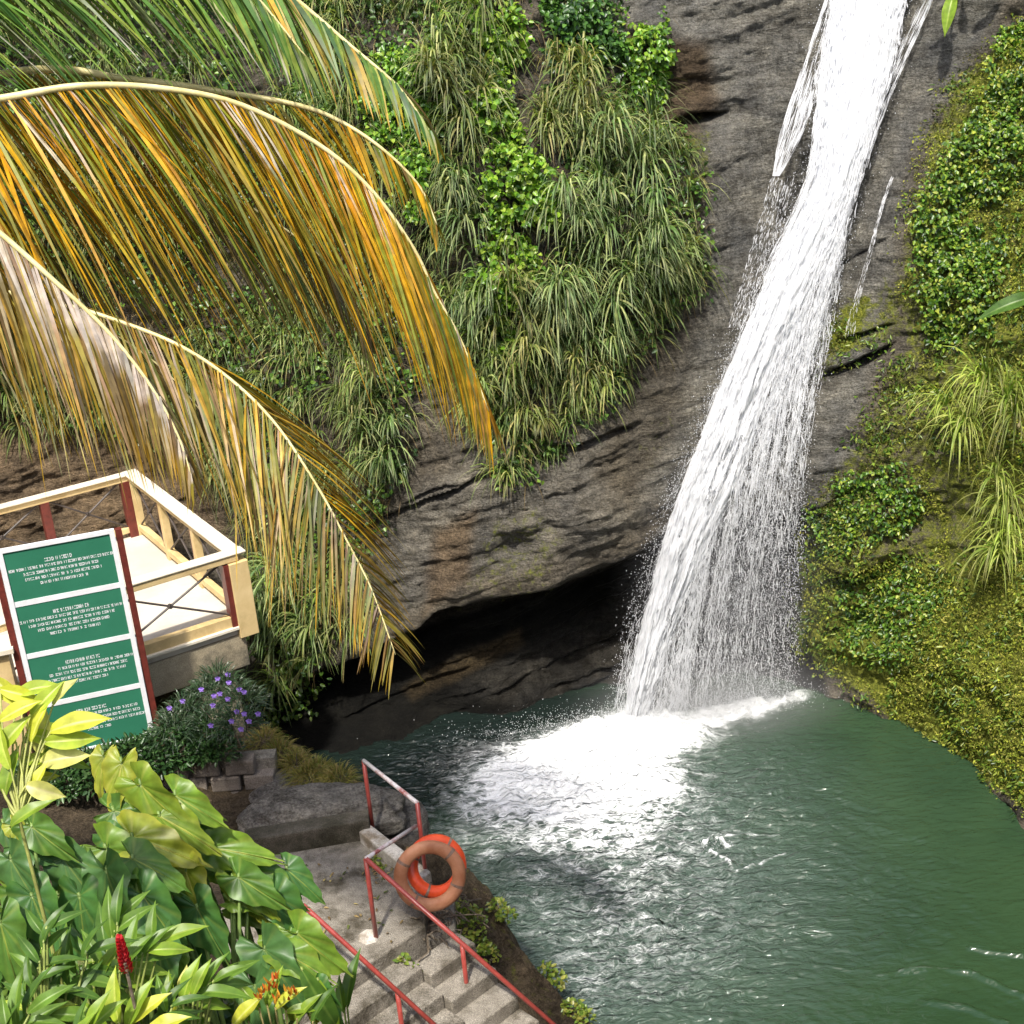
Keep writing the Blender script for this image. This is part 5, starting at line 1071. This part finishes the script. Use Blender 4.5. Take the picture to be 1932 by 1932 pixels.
# (px,py of leaf base, length px, tip dx, dy, towards viewer, mesh, depth offset)
plant('elephant_ear_plant', (420,1900), 8.6, 'elephant ear plant with two large dark ribbed leaves nearest the steps', 'elephant ear', [
    (372,1712,150,.45,.9,.1,1,0),(498,1790,170,.55,.85,.1,4,.05),(560,1760,150,.75,.65,.05,3,.1),(450,1655,130,.8,.5,.1,0,.2),(600,1870,110,.5,.9,.1,1,.1),(480,1860,140,.2,1,.2,4,-.1)], EARS, group=ge, sc=0.72, more=13)
plant('elephant_ear_plant', (500,1760), 9.0, 'elephant ear plant whose top leaf spreads over the landing edge', 'elephant ear', [
    (400,1600,150,1,.12,.1,3,0),(470,1640,150,.85,.55,.1,0,.05),(520,1690,140,.6,.85,0,1,0),(350,1560,130,1,.35,.1,2,.1),(540,1640,110,.8,.6,.1,1,.1)], EARS, group=ge, sc=0.72, more=13)
plant('elephant_ear_plant', (300,1720), 8.7, 'elephant ear plant with yellowing sunlit leaves on the crest of the slope', 'elephant ear', [
    (265,1480,150,.75,.75,.1,2,0),(230,1440,120,-.15,.9,.2,5,.1),(300,1540,150,.95,.45,.1,2,0),(250,1580,170,1,.3,.15,5,-.1),(200,1600,160,.9,.6,.1,3,-.1),(330,1500,130,1,.6,.1,3,.1),(350,1640,130,.3,.9,.1,5,-.1)], EARS, group=ge, sc=0.72, more=13)
plant('elephant_ear_plant', (230,1850), 8.2, 'elephant ear plant with broad grey green leaves in the middle of the slope', 'elephant ear', [
    (200,1640,170,.3,.95,.1,4,0),(270,1690,160,.6,.8,.1,1,0),(150,1690,150,.1,1,.1,1,-.1),(300,1780,150,.1,1,.15,4,-.1),(120,1620,140,.6,.8,.1,4,.1),(250,1620,140,.9,.4,.1,0,.1)], EARS, group=ge, sc=0.72, more=13)
plant('elephant_ear_plant', (80,1850), 8.0, 'elephant ear plant with dark leaves at the left edge', 'elephant ear', [
    (60,1690,150,.4,.9,.1,1,0),(20,1620,140,.5,.9,.1,4,0),(110,1760,150,.5,.9,.1,1,-.1),(0,1740,150,.3,1,.1,0,-.1),(60,1560,120,.8,.6,.1,0,.2),(170,1780,150,.3,1,.1,4,0)], EARS, group=ge, sc=0.72, more=13)
# yellow green shrub upper left of the slope
plant('yellow_leaved_shrub', (40,1560), 7.2, 'bright yellow green shrub in front of the sign', 'shrub', [
    (60,1400,110,.25,-1,.2,0,0),(75,1420,120,.05,-1,.1,4,.05),(95,1380,150,.95,-.35,.1,0,0),(85,1400,130,.9,-.1,.1,1,0),(75,1440,125,1,-.25,.1,4,.05),(40,1330,110,-.6,-.6,.1,0,.1),(60,1350,110,.6,-.8,.1,1,0),
    (30,1400,110,-.9,-.2,.1,0,0),(20,1450,120,-.4,-.9,.1,1,-.05),(10,1500,120,.1,-1,.1,5,0),(50,1480,100,.9,.3,.1,4,-.05),(0,1360,110,.6,-.4,.1,0,0),(20,1560,120,.6,-.6,.1,5,-.1),(-10,1430,130,.5,-.8,.1,1,0),(60,1500,90,.3,-1,.1,0,0),
    (0,1300,100,.9,.2,.1,0,.1),(30,1310,110,.8,-.3,.1,1,.1),(100,1330,90,.6,-.9,.1,4,0)], LAN, (.34,.36,.1), 0.006, normal=(-.3,-.7,.75), sc=0.70, branch=True, more=14)
# ginger / croton sprays
def spray_(px, py, D, n, s, mis, label, cat, name='ginger_plant', lean=(.6, -.6), extra=None, group='ginger plants on the near slope'):
    lv = []
    for k in range(n):
        t = k/n; x = px - lean[0]*160*(1-t); y = py - lean[1]*160*(1-t); sg_ = 1 if k % 2 else -1; a = atan2(lean[1], lean[0]) + sg_*(1.0-0.6*t) + random.gauss(0, .28)
        lv.append((x, y, s*(0.8+.4*random.random()), cos(a), sin(a), 0.1, random.choice(mis), random.uniform(-.1, .1)))
    return plant(name, (px-lean[0]*160, py-lean[1]*160+30), D, label, cat, lv, LAN, (.25,.3,.08), 0.007, group=group, extra=extra, sc=0.66, more=9)
def red_spike(px, py, D, s=1.0, col=(0.42,0.012,0.016)):
    def f_(root):
        c = ad(px, py, D); parts = []
        for k in range(70):
            t = k/70; a = k*2.4; r_ = 0.035*s*(1-t)**.6+.004; q_ = np.array([cos(a), sin(a), 0]); p = c+EZ*(0.26*s*t)+q_*r_*.4
            parts.append(leaves(p[None], nrm(q_*.7+EZ*1.0)[None], nrm(q_-EZ*.2)[None], 0.055*s*(1-.4*t), 0.03*s, np.array([col])*random.uniform(.7, 1.3)))
        V, F, C = join(parts); kid(npmesh('flower', V, F, M_FLOWER, C), root)
        MB().tube([np.array([root.location.x, root.location.y, root.location.z]), c-EZ*.3, c+EZ*.05], 0.008, 6).build('flower_stalk', M_TWIG, root)
    return f_
spray_(230,1720,7.6,12,105,[2,3],'ginger plant with one upright red flower spike','ginger', lean=(.35,-.95), extra=red_spike(240,1835,6.75, 0.72))
spray_(310,1770,7.4,12,110,[2,5],'light green ginger shoot leaning right in the middle of the slope','ginger', lean=(.8,-.6))
spray_(170,1790,7.2,12,120,[2,3],'ginger shoot with long narrow leaves left of the red flower','ginger', lean=(.5,-.85))
spray_(90,1740,7.1,12,110,[3,2],'ginger shoot of dark leaves near the left edge','ginger', lean=(.2,-.95))
spray_(420,1840,7.3,12,115,[5,2],'ginger shoot with yellow green leaves right of the red flower','ginger', lean=(.7,-.5))
spray_(60,1900,6.9,12,125,[2,3],'ginger shoot in the bottom left corner','ginger', lean=(.5,-.8))
spray_(180,1930,6.8,12,115,[3,5],'ginger shoot cut by the bottom edge left of the yellow leaves','ginger', lean=(.6,-.8))
spray_(330,1890,7.0,12,110,[2,3],'ginger shoot directly under the red flower','ginger', lean=(.6,-.7))
plant('croton', (240,1960), 6.9, 'broad yellow green leaves rising at the bottom edge', 'croton', [(225,1930,90,-.25,-1,.1,1,0),(240,1940,90,.3,-1,.1,5,0),(250,1930,80,.7,-.8,.1,0,0),(205,1945,70,-.7,-.7,.1,5,0),(275,1950,80,.8,-.5,.1,0,0)], LAN, (.3,.3,.1), .008)
def orange_bits(root):
    parts = []
    for px, py in [(500,1872),(512,1860),(490,1885),(523,1850),(548,1878),(555,1872),(425,1960),(520,1890)]:
        c = ad(px, py, 7.9); q_ = nrm(np.stack([rdir(1)[0]*.5+EZ for _ in range(6)])); parts.append(leaves(np.repeat([c], 6, 0)+RS.randn(6, 3)*.01, q_, nrm(q_+np.array([0, -1., 0])), 0.055, 0.016, rcol(6, [(0.55,0.12,0.02),(0.6,0.30,0.03)])))
    V, F, C = join(parts); kid(npmesh('flower', V, F, M_FLOWER, C), root)
plant('croton', (520,1930), 8.0, 'croton with orange and yellow tips beside the lowest big leaf', 'croton', [(505,1900,70,.2,-1,.1,5,0),(520,1905,65,.7,-.8,.1,0,0),(490,1905,65,-.6,-.8,.1,5,0),(540,1910,60,.9,-.3,.1,5,0),(560,1925,60,.5,-.9,.1,5,0),(470,1930,60,-.3,-.9,.1,2,0),(590,1930,70,.2,-.9,.1,3,0),(440,1935,70,.6,-.8,.1,0,0)], LAN, (.3,.25,.1), .006, extra=orange_bits)
plant('big_leaf_plant', (610,1980), 8.4, 'single large leaf pointing down at the left foot of the steps', 'leafy plant', [(570,1830,150,.55,.95,.1,3,0),(600,1850,110,.3,1,.1,5,.1)], LAN[:4]+EARS[:0]+LAN[4:], (.2,.26,.06), .01)
plant('small_leaf_plant', (655,1960), 9.2, 'narrow upright leaf standing alone beside the steps', 'leafy plant', [(655,1900,90,0,-1,.1,3,0),(650,1910,60,-.3,-1,.1,2,0)], LAN, (.2,.26,.06), .008)
# fill: small leaves close to the soil beneath the big plants
mask = sdpoly(gX, gY, [(-60,1480),(150,1470),(420,1640),(600,1780),(680,1980),(-60,2100)]) > 0
mask &= (GY < 9.6) & (GY > 3.5); ii_, jj_ = np.nonzero(mask); k = RS.randint(len(ii_), size=16000); n = len(k)
p = gp[ii_[k], jj_[k]] + np.stack([RS.randn(n)*.03, RS.randn(n)*.03, .03+.5*RS.rand(n)**1.3], 1)
V, F, C = leaves(p, nrm(rdir(n)+np.array([.2,-.3,-.2])), nrm(rdir(n)*.6+np.array([-.2,-.3,1])), 0.07+.10*RS.rand(n), 0.04+.05*RS.rand(n), rcol(n, [(0.04,0.09,0.02),(0.06,0.13,0.025),(0.11,0.18,0.03),(0.16,0.2,0.05)]))
tag(npmesh('ground_cover', V, F, M_LEAF, C), 'small leafy ground cover under the big leaves of the near slope', 'ground cover', kind='stuff')
# banana leaf and pale leaf at the top right, from plants rooted beyond the frame
for (px, py, D, s, dx, dy, mi, lab) in [(1960,560,18.2,100,-1,.12,3,'single broad leaf reaching in at the right edge below the creeper'), (1800,-12,17.5,70,-.3,.8,5,'pale green leaves hanging in at the top right corner')]:
    c, nr = surf_at(px, max(py, 0)); Dl = np.linalg.norm(c-CAM)-0.5; b1 = ad(px, py, Dl); root = empty('broad_leaf_plant', c)
    for j in range(4):
        a = atan2(dy, dx)+(j)*1.3*(1 if j else 0); put_leaf(LAN[mi], root, b1+R2*(0.12*j)*(1 if mi == 3 else .8), pdir(cos(a), sin(a), .3), nrm(np.array([-.3,-.7,.7])), s/(FOC/Dl)*(1 if j == 0 else .7))
    MB().tube([c-nr*.1, (c+b1)/2+EZ*.05, b1], 0.015, 6).build('stem', M_TWIG, root)
    tag(root, lab, 'leafy plant')
